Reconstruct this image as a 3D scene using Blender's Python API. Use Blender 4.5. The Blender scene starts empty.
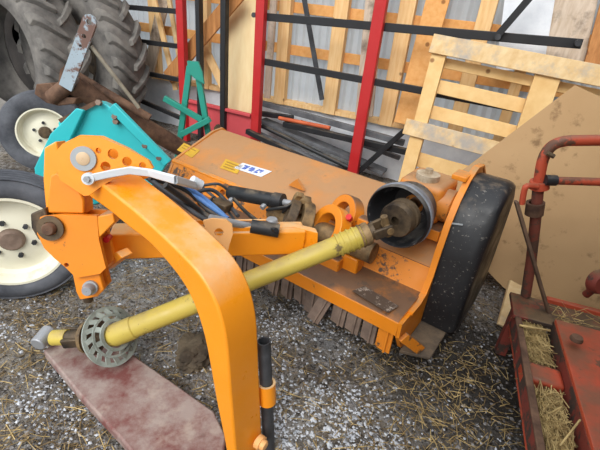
import bpy, bmesh, math, random
from mathutils import Vector, Matrix, noise
random.seed(7)
C = bpy.context.scene
COL = C.collection

# ------------------------------------------------------------ camera
F_PX, CAM_H = 420.0, 1.55
_vx, _vy = 217 - 300.0, 1005 - 225.0            # vanishing point of the verticals
PITCH = math.atan(F_PX / math.hypot(_vx, _vy)); ROLL = math.atan2(-_vx, _vy)
FW = Vector((0, math.cos(PITCH), -math.sin(PITCH)))
_U0 = Vector((0, math.sin(PITCH), math.cos(PITCH))); _R0 = Vector((1, 0, 0))
CR = math.cos(ROLL) * _R0 + math.sin(ROLL) * _U0
CU = -math.sin(ROLL) * _R0 + math.cos(ROLL) * _U0
EYE = Vector((0, 0, CAM_H))
cam = bpy.data.objects.new('camera', bpy.data.cameras.new('camera')); COL.objects.link(cam)
cam.data.sensor_width = 36; cam.data.lens = 36 * F_PX / 600; cam.data.clip_start = .02
m = Matrix((CR, CU, -FW)).transposed().to_4x4(); m.translation = EYE
cam.matrix_world = m; C.camera = cam

# ------------------------------------------------------------ light: overcast sky through the open shed front
world = bpy.data.worlds.new('world'); C.world = world; world.use_nodes = True
wn = world.node_tree.nodes; wl = world.node_tree.links
bg = wn['Background']; tc = wn.new('ShaderNodeTexCoord'); sx = wn.new('ShaderNodeSeparateXYZ')
rp = wn.new('ShaderNodeValToRGB')
rp.color_ramp.elements[0].position = .45; rp.color_ramp.elements[0].color = (.30, .29, .27, 1)
rp.color_ramp.elements[1].position = .60; rp.color_ramp.elements[1].color = (.90, .95, 1.0, 1)
mp = wn.new('ShaderNodeMath'); mp.operation = 'MULTIPLY_ADD'; mp.inputs[1].default_value = .5; mp.inputs[2].default_value = .5
wl.new(tc.outputs['Generated'], sx.inputs[0]); wl.new(sx.outputs['Z'], mp.inputs[0]); wl.new(mp.outputs[0], rp.inputs[0])
wl.new(rp.outputs[0], bg.inputs[0]); bg.inputs[1].default_value = 1.75
sun = bpy.data.objects.new('sun', bpy.data.lights.new('sun', 'SUN')); COL.objects.link(sun)
sun.data.energy = 2.3; sun.data.angle = math.radians(34); sun.data.color = (1, .97, .92)
sun.rotation_euler = Vector((.30, .95, -.95)).to_track_quat('-Z', 'Y').to_euler()
C.view_settings.view_transform = 'Standard'; C.view_settings.look = 'None'
C.view_settings.gamma = 1; C.view_settings.use_curve_mapping = False
C.view_settings.exposure = 0.0

# ------------------------------------------------------------ frames of reference
MU = Vector((-.835, .55, 0)).normalized(); MW = Vector((.55, .835, 0)).normalized()   # mower: along the rotor, away from the hitch
WU = Vector((-.9228, .3853, 0)).normalized(); WW = Vector((.3853, .9228, 0)).normalized()   # back wall: along, into
Z = Vector((0, 0, 1))
def Q(u, w, z): return MU * u + MW * w + Z * z
def QW(u, w, z): return WU * u + WW * w + Z * z
def ray(x, y): return CR * ((x - 300) / F_PX) - CU * ((y - 225) / F_PX) + FW
def hit(x, y, n, d):
    r = ray(x, y); return EYE + r * ((d - EYE.dot(n)) / r.dot(n))
def PM(x, y, w): return hit(x, y, MW, w)
def PU(x, y, u): return hit(x, y, MU, u)
def PB(x, y, w): return hit(x, y, WW, w)
N2 = (-MW * .45 + Vector((.50, -.84, .35)) * .8).normalized(); P2 = PM(85, 190, .68); D2 = P2.dot(N2)   # the swivelled hitch head looks out along N2
def PN(x, y, off=0.): return hit(x, y, N2, D2 + off)
def PY(x, y, Y): return hit(x, y, Vector((0, 1, 0)), Y)
def PZ(x, y, z): return hit(x, y, Z, z)

# ------------------------------------------------------------ object helpers
def link(name, bm, mat, parent=None, smooth=40, bevel=0, seg=2):
    me = bpy.data.meshes.new(name)
    bmesh.ops.recalc_face_normals(bm, faces=bm.faces)
    bm.to_mesh(me); bm.free()
    if smooth:
        me.shade_smooth(); me.set_sharp_from_angle(angle=math.radians(smooth))
    o = bpy.data.objects.new(name, me); COL.objects.link(o)
    for mm in (mat if isinstance(mat, list) else [mat]): me.materials.append(mm)
    if bevel:
        b = o.modifiers.new('bevel', 'BEVEL'); b.width = bevel; b.segments = seg; b.limit_method = 'ANGLE'; b.angle_limit = math.radians(45)
        b.harden_normals = False
    if parent is not None: adopt(o, parent)
    return o
def adopt(o, parent):
    o.parent = parent
    p = parent; off = Vector((0, 0, 0))
    if p.type == 'EMPTY': off = p.location
    else:
        while p is not None:
            if p.type == 'EMPTY': off = p.location
            p = p.parent
        o.matrix_parent_inverse = Matrix.Identity(4) if parent.parent else Matrix.Identity(4)
        return
    o.matrix_parent_inverse = Matrix.Translation(-Vector(off))
def thing(name, label, cat, loc, group=None):
    o = bpy.data.objects.new(name, None); COL.objects.link(o); o.location = loc; o.empty_display_size = .1
    return tag(o, label, cat, group)
def tag(o, label, cat, group=None, kind=None):
    o['label'] = label; o['category'] = cat
    if group: o['group'] = group
    if kind: o['kind'] = kind
    return o
def struct(name, bm, mat, label=None, **k):
    o = link(name, bm, mat, **k); o['kind'] = 'structure'
    if label: o['label'] = label
    return o
def copy_tree(o, parent=None):
    c = o.copy(); COL.objects.link(c)
    if parent is not None: c.parent = parent
    for ch in list(o.children): copy_tree(ch, c)
    return c
def new(): return bmesh.new()

# ------------------------------------------------------------ mesh helpers
def frame_of(d, up=Z):
    d = Vector(d).normalized()
    s = d.cross(up)
    if s.length < 1e-4: s = d.cross(Vector((1, 0, 0)))
    s.normalize(); t = s.cross(d).normalized()
    return d, s, t
def add_box(bm, c, ax, ay, az):
    """box round centre c with half-axis vectors"""
    vs = [bm.verts.new(c + ax * i + ay * j + az * k) for i in (-1, 1) for j in (-1, 1) for k in (-1, 1)]
    for f in ((0, 1, 3, 2), (4, 6, 7, 5), (0, 4, 5, 1), (2, 3, 7, 6), (0, 2, 6, 4), (1, 5, 7, 3)):
        bm.faces.new([vs[i] for i in f])
    return vs
def add_bar(bm, a, b, width, thick, up=Z):
    """rectangular bar from a to b; thick is measured along 'up', width across it"""
    d, s, t = frame_of(b - a, up)
    return add_box(bm, (a + b) / 2, (b - a) / 2, s * (width / 2), t * (thick / 2))
def ring(bm, c, s, t, r, n, ph=0): return [bm.verts.new(c + s * (r * math.cos(2 * math.pi * i / n + ph)) + t * (r * math.sin(2 * math.pi * i / n + ph))) for i in range(n)]
def bridge(bm, a, b):
    n = len(a)
    for i in range(n): bm.faces.new((a[i], a[(i + 1) % n], b[(i + 1) % n], b[i]))
def add_tube(bm, pts, r, n=14, cap=True):
    pts = [Vector(p) for p in pts]; rings = []; s = None
    rs = r if isinstance(r, (list, tuple)) else [r] * len(pts)
    for i, p in enumerate(pts):
        d = (pts[min(i + 1, len(pts) - 1)] - pts[max(i - 1, 0)]).normalized()
        if s is None: _, s, t = frame_of(d)
        else:
            s = (s - d * s.dot(d)).normalized()
        t = d.cross(s).normalized()
        rings.append(ring(bm, p, s, t, rs[i], n))
    for a, b in zip(rings, rings[1:]): bridge(bm, a, b)
    if cap: bm.faces.new(rings[0][::-1]); bm.faces.new(rings[-1])
def add_lathe(bm, prof, o, axis, n=32, closed=False, cap=False, sweep=1.0, ref=None):
    """prof: (radius, height along axis)"""
    d, s, t = frame_of(axis, ref if ref is not None else Z)
    steps = n if sweep >= 1 else n + 1
    cols = []
    for i in range(steps):
        a = 2 * math.pi * sweep * i / n
        e = s * math.cos(a) + t * math.sin(a)
        cols.append([bm.verts.new(o + e * r + d * h) for r, h in prof])
    m = len(prof)
    for i in range(n):
        a, b = cols[i], cols[(i + 1) % steps] if sweep >= 1 else cols[i + 1]
        for j in range(m if closed else m - 1):
            k = (j + 1) % m
            try: bm.faces.new((a[j], a[k], b[k], b[j]))
            except ValueError: pass
    if closed and sweep < 1:
        bm.faces.new(cols[0]); bm.faces.new(cols[-1][::-1])
    if cap and sweep >= 1:
        bm.faces.new([c[0] for c in cols]); bm.faces.new([c[-1] for c in cols][::-1])
def add_cyl(bm, a, b, r, n=20, r2=None): add_tube(bm, [a, b], [r, r if r2 is None else r2], n)
def add_pipe(bm, a, b, r, wall, n=20):
    ax = b - a; L = ax.length
    add_lathe(bm, [(r, 0), (r, L), (r - wall, L), (r - wall, 0)], a, ax, n, closed=True)
def add_plate(bm, pts, ext, holes=()):
    """outline of points (coplanar) with round holes [(centre, radius)] pushed along ext"""
    pts = [Vector(p) for p in pts]
    if not holes:
        a = [bm.verts.new(p) for p in pts]; b = [bm.verts.new(p + ext) for p in pts]
        bm.faces.new(a); bm.faces.new(b[::-1]); bridge(bm, b, a); return
    nrm = Vector(ext).normalized(); _, s, t = frame_of(nrm)
    tmp = bmesh.new(); loops = []
    vs = [tmp.verts.new(p) for p in pts]
    for i in range(len(vs)): tmp.edges.new((vs[i], vs[(i + 1) % len(vs)]))
    loops.append(pts)
    for c, r in holes:
        c = Vector(c); hp = [c + s * (r * math.cos(2 * math.pi * i / 16)) + t * (r * math.sin(2 * math.pi * i / 16)) for i in range(16)]
        hv = [tmp.verts.new(p) for p in hp]
        for i in range(16): tmp.edges.new((hv[i], hv[(i + 1) % 16]))
        loops.append(hp)
    bmesh.ops.triangle_fill(tmp, use_beauty=True, use_dissolve=False, edges=tmp.edges[:], normal=nrm)
    tmp.verts.index_update()
    co = [v.co.copy() for v in tmp.verts]; fs = [[v.index for v in f.verts] for f in tmp.faces]
    tmp.free()
    a = [bm.verts.new(p) for p in co]; b = [bm.verts.new(p + ext) for p in co]
    for f in fs: bm.faces.new([a[i] for i in f]); bm.faces.new([b[i] for i in f][::-1])
    k = 0
    for L in loops:
        n = len(L)
        for i in range(n):
            i0, i1 = k + i, k + (i + 1) % n
            bm.faces.new((a[i0], a[i1], b[i1], b[i0]))
        k += n
def arc_pts(c, s, t, r, a0, a1, n): return [c + s * (r * math.cos(a0 + (a1 - a0) * i / n)) + t * (r * math.sin(a0 + (a1 - a0) * i / n)) for i in range(n + 1)]
def smooth_path(pts, k=6):
    pts = [Vector(p) for p in pts]; out = []
    for i in range(len(pts) - 1):
        p0, p1, p2, p3 = pts[max(i - 1, 0)], pts[i], pts[i + 1], pts[min(i + 2, len(pts) - 1)]
        for j in range(k):
            t = j / k
            out.append(.5 * ((2 * p1) + (p2 - p0) * t + (2 * p0 - 5 * p1 + 4 * p2 - p3) * t * t + (3 * p1 - p0 - 3 * p2 + p3) * t ** 3))
    out.append(pts[-1]); return out

# ------------------------------------------------------------ materials
def lin(c):
    return tuple((v / 255 / 12.92) if v / 255 <= .04045 else ((v / 255 + .055) / 1.055) ** 2.4 for v in c) + (1,)
class NT:
    def __init__(s, name):
        s.m = bpy.data.materials.new(name); s.m.use_nodes = True; s.t = s.m.node_tree; s.b = s.t.nodes['Principled BSDF']
        s.co = s.t.nodes.new('ShaderNodeTexCoord').outputs['Object']
    def n(s, k, **kw):
        x = s.t.nodes.new(k)
        for a, v in kw.items(): setattr(x, a, v)
        return x
    def l(s, a, b): s.t.links.new(a, b)
    def noise(s, scale, detail=5, rough=.6, co=None, stretch=None):
        x = s.n('ShaderNodeTexNoise'); x.inputs['Scale'].default_value = scale; x.inputs['Detail'].default_value = detail; x.inputs['Roughness'].default_value = rough
        c = co or s.co
        if stretch:
            mpn = s.n('ShaderNodeMapping'); mpn.inputs['Scale'].default_value = stretch; s.l(c, mpn.inputs[0]); c = mpn.outputs[0]
        s.l(c, x.inputs['Vector']); return x.outputs['Fac']
    def ramp(s, fac, a, b, ca=(0, 0, 0, 1), cb=(1, 1, 1, 1)):
        r = s.n('ShaderNodeValToRGB'); e = r.color_ramp.elements
        e[0].position, e[1].position, e[0].color, e[1].color = a, b, ca, cb
        s.l(fac, r.inputs[0]); return r.outputs[0]
    def mix(s, fac, a, b):
        x = s.n('ShaderNodeMix', data_type='RGBA')
        if isinstance(fac, float): x.inputs[0].default_value = fac
        else: s.l(fac, x.inputs[0])
        for i, v in ((6, a), (7, b)):
            if isinstance(v, tuple): x.inputs[i].default_value = v
            else: s.l(v, x.inputs[i])
        return x.outputs[2]
    def math(s, op, a, b):
        x = s.n('ShaderNodeMath', operation=op)
        for i, v in ((0, a), (1, b)):
            if isinstance(v, (int, float)): x.inputs[i].default_value = v
            else: s.l(v, x.inputs[i])
        return x.outputs[0]
    def bump(s, h, strength=.3, dist=.01):
        x = s.n('ShaderNodeBump'); x.inputs['Strength'].default_value = strength; x.inputs['Distance'].default_value = dist
        s.l(h, x.inputs['Height']); s.l(x.outputs[0], s.b.inputs['Normal'])
    def done(s, col, rough=.5, metal=0., spec=.5):
        if isinstance(col, tuple): s.b.inputs['Base Color'].default_value = col
        else: s.l(col, s.b.inputs['Base Color'])
        if isinstance(rough, float): s.b.inputs['Roughness'].default_value = rough
        else: s.l(rough, s.b.inputs['Roughness'])
        s.b.inputs['Metallic'].default_value = metal; s.b.inputs['Specular IOR Level'].default_value = spec
        return s.m
def paint(name, c, rough=.4, wear=None, wa=.62, ws=9., dust=None, dl=.5, ds=5., var=.12, metal=0., bump=.08, spk=.70):
    """paint with worn or rusty patches and dust lying on faces that look up"""
    t = NT(name); c = lin(c)
    dark = tuple(v * (1 - var * 1.6) for v in c[:3]) + (1,); lite = tuple(min(1, v * (1 + var)) for v in c[:3]) + (1,)
    col = t.mix(t.noise(3.5, 4), dark, lite)
    if wear:
        k = t.ramp(t.noise(ws, 9, .72), wa, wa + .05); col = t.mix(k, col, lin(wear))
        sp_ = t.ramp(t.noise(ws * 5.5, 6, .7), spk, spk + .03); col = t.mix(t.math('MULTIPLY', sp_, .8), col, lin(wear))
    if dust:
        g = t.n('ShaderNodeNewGeometry'); sp = t.n('ShaderNodeSeparateXYZ'); t.l(g.outputs['Normal'], sp.inputs[0])
        up = t.ramp(sp.outputs['Z'], .45, .9)
        k = t.math('MULTIPLY', t.ramp(t.noise(ds, 7, .65), .62 - dl * .5, .72 - dl * .25), up)
        k = t.math('MULTIPLY', k, .92)
        col = t.mix(k, col, lin(dust))
    nz = t.noise(40, 4); t.bump(nz, bump, .01)
    rg = t.ramp(t.noise(8, 4), .3, .7, (rough - .1,) * 3 + (1,), (min(1, rough + .25),) * 3 + (1,))
    return t.done(col, rg, metal)
def wood(name, a, b, axis_stretch=(2, 2, 30), dirt=None, knots=True, rough=.75):
    t = NT(name)
    g = t.noise(4., 6, .6, stretch=axis_stretch); col = t.mix(t.ramp(g, .3, .7), lin(a), lin(b))
    if dirt: col = t.mix(t.ramp(t.noise(3.2, 6, .65), .52, .66), col, lin(dirt))
    if knots:
        v = t.n('ShaderNodeTexVoronoi'); v.inputs['Scale'].default_value = 4.5; t.l(t.co, v.inputs['Vector'])
        k = t.ramp(v.outputs['Distance'], .06, .10, (1, 1, 1, 1), (0, 0, 0, 1)); col = t.mix(t.math('MULTIPLY', k, .75), col, lin((120, 72, 40)))
    t.bump(g, .15, .01)
    return t.done(col, rough, 0., .25)
def plain(name, a, b, scale=8., rough=.6, metal=0., bump=.15, lo=.35, hi=.65, spec=.4):
    t = NT(name); nz = t.noise(scale, 7, .65)
    t.bump(t.noise(scale * 4, 4), bump, .01)
    return t.done(t.mix(t.ramp(nz, lo, hi), lin(a), lin(b)), rough, metal, spec)

ORANGE = paint('orange_paint', (234, 138, 24), .38, (112, 74, 42), .64, 12., (168, 140, 104), .3, 5., .10, spk=.68)
ORANGE_CLEAN = paint('orange_paint_clean', (243, 150, 28), .34, (150, 92, 40), .70, 9., (206, 176, 134), .5, 3.5, .08, spk=.70)
ORANGE_DUSTY = paint('orange_paint_dusty', (214, 134, 52), .5, (100, 72, 50), .60, 7., (170, 130, 92), .80, 2.6, .16, spk=.64)
ORANGE_WORN = paint('orange_paint_worn', (226, 134, 28), .5, (88, 66, 50), .55, 9., (94, 76, 62), .95, 4., .12, spk=.64)
BLACKP = paint('black_paint', (34, 35, 38), .42, (78, 74, 68), .70, 14., (110, 98, 82), .35, 8., .2)
BLACK_COVER = paint('black_cover', (29, 29, 32), .38, (128, 122, 114), .69, 10., (120, 104, 86), .25, 9., .25, spk=.615)
STEEL = paint('bare_steel', (158, 160, 164), .38, (120, 96, 76), .62, 14., None, var=.12, metal=.35)
GALV = paint('zinc_grey', (160, 164, 166), .42, (150, 140, 128), .64, 12., None, var=.08)
RUSTY = plain('rusty_iron', (70, 50, 40), (122, 92, 72), 9., .8, .1)
GREASY = plain('greasy_iron', (44, 38, 34), (108, 90, 68), 11., .55, .3)
YELLOW = paint('yellow_plastic', (198, 176, 78), .45, (120, 102, 60), .60, 8., (158, 136, 86), .45, 7., .16, spk=.64)
PEACH = paint('faded_orange', (238, 178, 112), .5, (190, 130, 74), .66, 9.)
RUBBER = plain('rubber', (58, 60, 66), (100, 102, 108), 5., .72, 0., .1, spec=.3)
RUBBER_OLD = plain('muddy_rubber', (80, 78, 77), (142, 137, 131), 5., .85, 0., .35, .3, .7, spec=.2)
RUBBER_LUG = plain('muddy_lug', (96, 94, 92), (150, 145, 138), 6., .85, 0., .3, .3, .7, spec=.2)
PINKRED = paint('faded_pink_red', (206, 78, 84), .55, (150, 90, 84), .66, 7., None, var=.1)
RIM = paint('cream_rim', (232, 228, 206), .45, (150, 126, 96), .67, 9., (176, 160, 128), .3, 6., .05)
HUB = plain('rusty_hub', (86, 70, 60), (140, 120, 106), 8., .65, .2)
TEAL = paint('teal_paint', (50, 186, 192), .4, (126, 106, 84), .66, 6., (150, 170, 165), .12, 5., .08)
GREEN = paint('sea_green_paint', (44, 150, 132), .45, (110, 96, 70), .66, 9., None, var=.12)
RED = paint('red_paint', (190, 38, 40), .45, (120, 60, 50), .69, 9., (150, 120, 110), .1, 6., .1)
ORANGERED = paint('orange_red_paint', (188, 78, 50), .5, (98, 66, 50), .55, 7., (128, 84, 62), .55, 6., .12, spk=.66)
DARKRED = paint('dirty_red_paint', (128, 54, 42), .65, (66, 52, 44), .46, 6., (110, 88, 62), .5, 5., .15)
PALEBLUE = paint('pale_blue_grey', (160, 174, 184), .55, (112, 84, 74), .53, 6., None, var=.12, spk=.6)
WOOD = wood('pallet_wood', (238, 204, 146), (222, 180, 118), (2, 2, 2))
WOOD_OR = wood('batten_wood', (240, 184, 118), (226, 160, 92), (6, 1, 6))
WOOD_STUD = wood('stud_wood', (248, 212, 158), (232, 184, 122), (10, 10, 1))
WOOD_GREY = wood('weathered_wood', (220, 204, 186), (186, 164, 140), (9, 9, 1), (120, 104, 92))
WOOD_PALE = wood('pale_weathered_wood', (232, 206, 160), (212, 176, 124), (3, 8, 3), (176, 168, 158))
WOOD_BROWN = wood('brown_wood', (206, 146, 90), (166, 110, 64), (8, 8, 1))
PLY = wood('plywood', (246, 224, 178), (236, 208, 156), (5, 5, .8), knots=False)
BOARD = plain('particle_board', (196, 164, 122), (182, 148, 106), 2.2, .8, 0., .1, spec=.2)
def board_mat():
    t = NT('stained_particle_board')
    c = t.mix(t.noise(2.0, 5), lin((196, 162, 120)), lin((172, 138, 98)))
    c = t.mix(t.math('MULTIPLY', t.ramp(t.noise(7.5, 6, .65), .57, .68), .7), c, lin((112, 84, 58)))
    t.bump(t.noise(90, 3), .12, .004); return t.done(c, .8, 0., .2)
BOARD = board_mat()
def sheet_mat():
    t = NT('translucent_sheet')
    c = t.mix(t.noise(5, 4), lin((214, 216, 216)), lin((180, 186, 190)))
    t.done(c, .45)
    tr = t.n('ShaderNodeBsdfTranslucent'); tr.inputs[0].default_value = lin((206, 214, 220))
    mx = t.n('ShaderNodeMixShader'); mx.inputs[0].default_value = .45
    out = t.t.nodes['Material Output']
    t.l(t.b.outputs[0], mx.inputs[1]); t.l(tr.outputs[0], mx.inputs[2]); t.l(mx.outputs[0], out.inputs[0]); return t.m
SHEET = sheet_mat()
PLINTH = plain('whitewashed_concrete', (240, 243, 247), (214, 219, 226), 4., .85, 0., .2, spec=.2)
SHADEM = plain('shade_boards', (120, 104, 88), (92, 80, 68), 3., .9)
def ground_mat():
    t = NT('barn_floor')
    a = t.noise(2.2, 9, .7); b = t.noise(26, 9, .78); c2 = t.noise(1.0, 5, .6)
    col = t.mix(t.ramp(a, .38, .60), lin((96, 88, 80)), lin((156, 146, 132)))
    col = t.mix(t.math('MULTIPLY', t.ramp(c2, .52, .62), .7), col, lin((72, 66, 62)))
    col = t.mix(t.math('MULTIPLY', t.ramp(b, .50, .60), .75), col, lin((178, 176, 174)))
    col = t.mix(t.math('MULTIPLY', t.ramp(t.noise(1.7, 7, .7), .50, .62), .55), col, lin((168, 170, 174)))
    col = t.mix(t.math('MULTIPLY', t.ramp(t.noise(48, 7, .75), .52, .58), .85), col, lin((48, 43, 40)))
    col = t.mix(t.math('MULTIPLY', t.ramp(t.noise(14, 8, .75), .56, .64), .5), col, lin((150, 126, 88)))
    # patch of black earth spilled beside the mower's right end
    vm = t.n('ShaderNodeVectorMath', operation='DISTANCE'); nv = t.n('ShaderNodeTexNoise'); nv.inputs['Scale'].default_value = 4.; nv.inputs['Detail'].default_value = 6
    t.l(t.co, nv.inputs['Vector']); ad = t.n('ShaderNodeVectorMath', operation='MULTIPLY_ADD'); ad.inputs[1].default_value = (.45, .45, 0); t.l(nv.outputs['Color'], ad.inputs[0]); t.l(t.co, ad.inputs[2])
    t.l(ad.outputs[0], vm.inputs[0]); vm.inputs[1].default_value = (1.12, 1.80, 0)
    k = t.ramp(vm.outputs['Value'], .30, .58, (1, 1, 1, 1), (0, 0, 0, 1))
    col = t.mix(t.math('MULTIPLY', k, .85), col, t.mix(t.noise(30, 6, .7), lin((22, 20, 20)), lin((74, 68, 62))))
    t.bump(t.noise(38, 9, .78), 1.0, .03); return t.done(col, .95, 0., .15)
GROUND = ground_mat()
STONE_W = plain('white_chippings', (206, 208, 212), (150, 154, 162), 30., .8, 0., .1, spec=.2)
STONE_G = plain('grey_gravel', (146, 142, 140), (78, 74, 72), 22., .9, 0., .1, spec=.2)
STRAW = plain('straw', (200, 174, 118), (150, 126, 84), 18., .7, 0., .0, spec=.3)
STRAW_OLD = plain('old_straw', (150, 126, 86), (96, 80, 58), 18., .8, 0., .0, spec=.2)
MUD = plain('dried_mud', (104, 92, 76), (66, 58, 50), 9., .95, 0., .5, spec=.1)
STICKER_Y = plain('yellow_sticker', (210, 168, 54), (194, 152, 56), 20., .5)
STICKER_W = plain('white_sticker', (226, 228, 234), (206, 210, 218), 20., .5)
BLUE_INK = plain('blue_ink', (54, 84, 170), (70, 98, 180), 20., .5)
DARK_INK = plain('faded_ink', (168, 128, 48), (150, 112, 44), 20., .6)
BLUE_HOSE = plain('blue_hose', (92, 138, 196), (72, 112, 172), 10., .45)
RED_PLASTIC = plain('red_cap', (214, 40, 40), (190, 30, 30), 10., .4)
FLAP = plain("dirty_flap", (132, 112, 98), (88, 74, 66), 7., .8, 0., .3)
GREYCRUST = plain("crusted_grey", (206, 190, 166), (150, 130, 104), 12., .85)
DARKSHIELD = paint("dark_shield", (40, 40, 43), .45, (120, 120, 122), .60, 10., (130, 124, 116), .35, 6.)
GREYBAND = plain("blue_grey_band", (140, 144, 152), (96, 100, 108), 8., .5)
GREASYTAN = plain("oily_tan_iron", (152, 124, 84), (72, 58, 44), 12., .6, .1)
PALELEVER = paint("pale_lever", (206, 212, 218), .5, (150, 130, 110), .68, 12., None, var=.05)
GUARD = plain("grey_green_guard", (156, 164, 156), (112, 118, 110), 9., .7)
MAROON = None
def maroon_mat():
    t = NT('faded_maroon_board')
    c = t.mix(t.ramp(t.noise(5.5, 8, .7), .40, .60), lin((114, 68, 64)), lin((152, 136, 129)))
    c = t.mix(t.math('MULTIPLY', t.ramp(t.noise(6, 6, .6), .56, .68), .75), c, lin((172, 158, 146)))
    c = t.mix(t.math('MULTIPLY', t.ramp(t.noise(5, 5, .6, stretch=(1, 1.6, 1)), .60, .7), .6), c, lin((74, 48, 44)))
    t.bump(t.noise(24, 6), .25, .01); return t.done(c, .7, 0., .25)
MAROON = maroon_mat()
DARKMETAL = plain('dark_grey_steel', (74, 76, 80), (46, 47, 50), 8., .5, .1)
GREYPLANK = plain('grey_steel_section', (112, 114, 118), (78, 80, 84), 6., .6, .05)
REDROD = plain('rust_orange_rod', (206, 104, 62), (180, 84, 50), 8., .6)

# ------------------------------------------------------------ structure
def ground():
    bm = new(); N = 220
    x0, x1, y0, y1 = -5.5, 3.2, .1, 6.6
    g = []
    for j in range(N + 1):
        # denser rows near the viewer
        fy = (j / N) ** 1.5; row = []
        for i in range(N + 1):
            x = x0 + (x1 - x0) * i / N; y = y0 + (y1 - y0) * fy
            h = .012 * noise.noise(Vector((x * 3, y * 3, 0))) + .010 * noise.noise(Vector((x * 11, y * 11, 3))) + .006 * noise.noise(Vector((x * 29, y * 29, 7)))
            row.append(bm.verts.new((x, y, h - .012)))
        g.append(row)
    for j in range(N):
        for i in range(N): bm.faces.new((g[j][i], g[j][i + 1], g[j + 1][i + 1], g[j + 1][i]))
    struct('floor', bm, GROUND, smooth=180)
ground()
WALL_W = 4.2; SILL = .53
bm = new()      # corrugated translucent sheet wall
pr = []
n = 420
for i in range(n + 1):
    u = -2.6 + 8.4 * i / n; d = .012 * math.sin(u * 2 * math.pi / .085)
    pr.append((u, WALL_W + .06 + d))
lo = [bm.verts.new(QW(u, w, SILL - .05)) for u, w in pr]; hi = [bm.verts.new(QW(u, w, 3.2)) for u, w in pr]
for i in range(n): bm.faces.new((lo[i], lo[i + 1], hi[i + 1], hi[i]))
struct('wall_back', bm, SHEET)
bm = new(); add_box(bm, QW(1.6, WALL_W + .1, SILL / 2 - .05), WU * 4.2, WW * .12, Z * (SILL / 2 + .05)); struct('baseboard_back', bm, PLINTH, bevel=.01)
bm = new(); add_box(bm, QW(1.6, WALL_W - .0, SILL + .02), WU * 4.2, WW * .07, Z * .02); struct('trim_1', bm, WOOD_STUD)
tn = 2
for z in (1.08, 1.47, 1.95):          # horizontal battens
    bm = new(); add_box(bm, QW(1.6, WALL_W + .01, z), WU * 4.2, WW * .018, Z * .048); struct('trim_%d' % tn, bm, WOOD_OR, bevel=.003); tn += 1
def stud(px, wid, mat, py=60):
    global tn
    p = PB(px, py, WALL_W - .05); u = p.dot(WU)
    bm = new(); add_box(bm, QW(u, WALL_W - .05, (SILL + 3.2) / 2), WU * (wid / 2), WW * .04, Z * (3.2 - SILL) / 2)
    struct('trim_%d' % tn, bm, mat, bevel=.004); tn += 1
for px, wd in ((283, .125), (336, .14), (398, .14), (157, .10), (206, .10), (474, .13), (524, .09)): stud(px, wd, WOOD_STUD)
bm = new(); add_box(bm, Vector((-.7, 4.9, 3.5)), Vector((5.2, 0, 0)), Vector((0, 1.5, 0)), Z * .05); struct('shade_roof', bm, SHADEM)  # unseen roof added for occlusion, kept short so light reaches the back wall
bm = new(); add_box(bm, Vector((2.6, 2.6, 1.6)), Vector((.05, 0, 0)), Vector((0, 2.7, 0)), Z * 1.65); struct('shade_wall_right', bm, SHADEM)  # unseen side wall added to block sky light and darken the right
bm = new(); add_box(bm, Vector((1.36, -.35, 1.75)), Vector((1.29, 0, 0)), Vector((0, .05, 0)), Z * 1.75); struct('shade_wall_front', bm, SHADEM)  # unseen wall added behind the viewer to shade the lower right

# ------------------------------------------------------------ gear leaning on or standing by the back wall
def plank(name, label, cat, a, b, width, thick, mat, face=None, group=None, bev=.003):
    bm = new(); d, s, t = frame_of(b - a, face if face is not None else -WW)
    add_box(bm, (a + b) / 2, (b - a) / 2, s * width / 2, t * thick / 2)
    return tag(link(name, bm, mat, bevel=bev), label, cat, group)
def lean(px0, py0, px1, py1, w0, w1): return PB(px0, py0, w0), PB(px1, py1, w1)
LN = [
 ('wooden_plank', 'rough grey weathered plank upright against the wall, behind the tall slanted red upright', (364, 116, 378, -30, 3.98, 4.06), .17, .03, WOOD_GREY),
 ('wooden_plank', 'wide honey coloured plank tilting right, between the slanted red upright and the pallet', (404, 124, 446, -30, 3.96, 4.06), .19, .03, WOOD_OR),
 ('wooden_plank', 'slim light plank standing close to the middle red upright, on its wall-post side', (267, 98, 276, -30, 3.96, 4.06), .07, .03, WOOD_GREY),
 ('wooden_plank', 'brown plank lying diagonally across, behind the two black uprights', (168, 78, 240, -8, 3.86, 3.88), .15, .03, WOOD_BROWN),
 ('wooden_plank', 'short light plank tilting left below the brown diagonal plank', (223, 86, 198, 34, 3.97, 4.06), .09, .03, WOOD_STUD),
 ('wooden_plank', 'dark brown plank tilting behind the left bars beside the treaded tyre', (148, 76, 168, -20, 4.07, 4.09), .14, .03, WOOD_GREY),
 ('wooden_plank', 'pale narrow plank tilting left behind the bars, beside the left red upright', (176, 90, 152, -10, 3.92, 3.97), .06, .03, WOOD_STUD),
 ('wooden_plank', 'thin tan plank leaning steeply just left of the left red upright', (183, 80, 166, -20, 4.015, 4.03), .05, .03, WOOD_PALE),
 ('wooden_plank', 'wide brownish plank upright behind the far right end of the top black bar', (561, 62, 580, -30, 3.98, 4.06), .30, .03, WOOD_GREY),
 ('wooden_plank', 'orange brown board standing at the far right edge above the pallet', (590, 70, 612, -10, 3.9, 4.0), .10, .03, WOOD_BROWN),
]
for nm, lb, q, wd, th, mt in LN:
    a, b = lean(*q); plank(nm, lb, 'plank', a, b, wd, th, mt, group='planks leaning on the back wall')
a, b = lean(322, 100, 300, -25, 3.94, 4.05); plank('steel_strip', 'thin dark grey strip leaning aslant between two wall posts', 'strip', a, b, .05, .012, DARKMETAL)
a, b = lean(519, 70, 532, -20, 3.95, 3.98); plank('white_panel', 'white sheet panel upright behind the diagonal black strut', 'panel', a, b, .34, .02, PLINTH)
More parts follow.
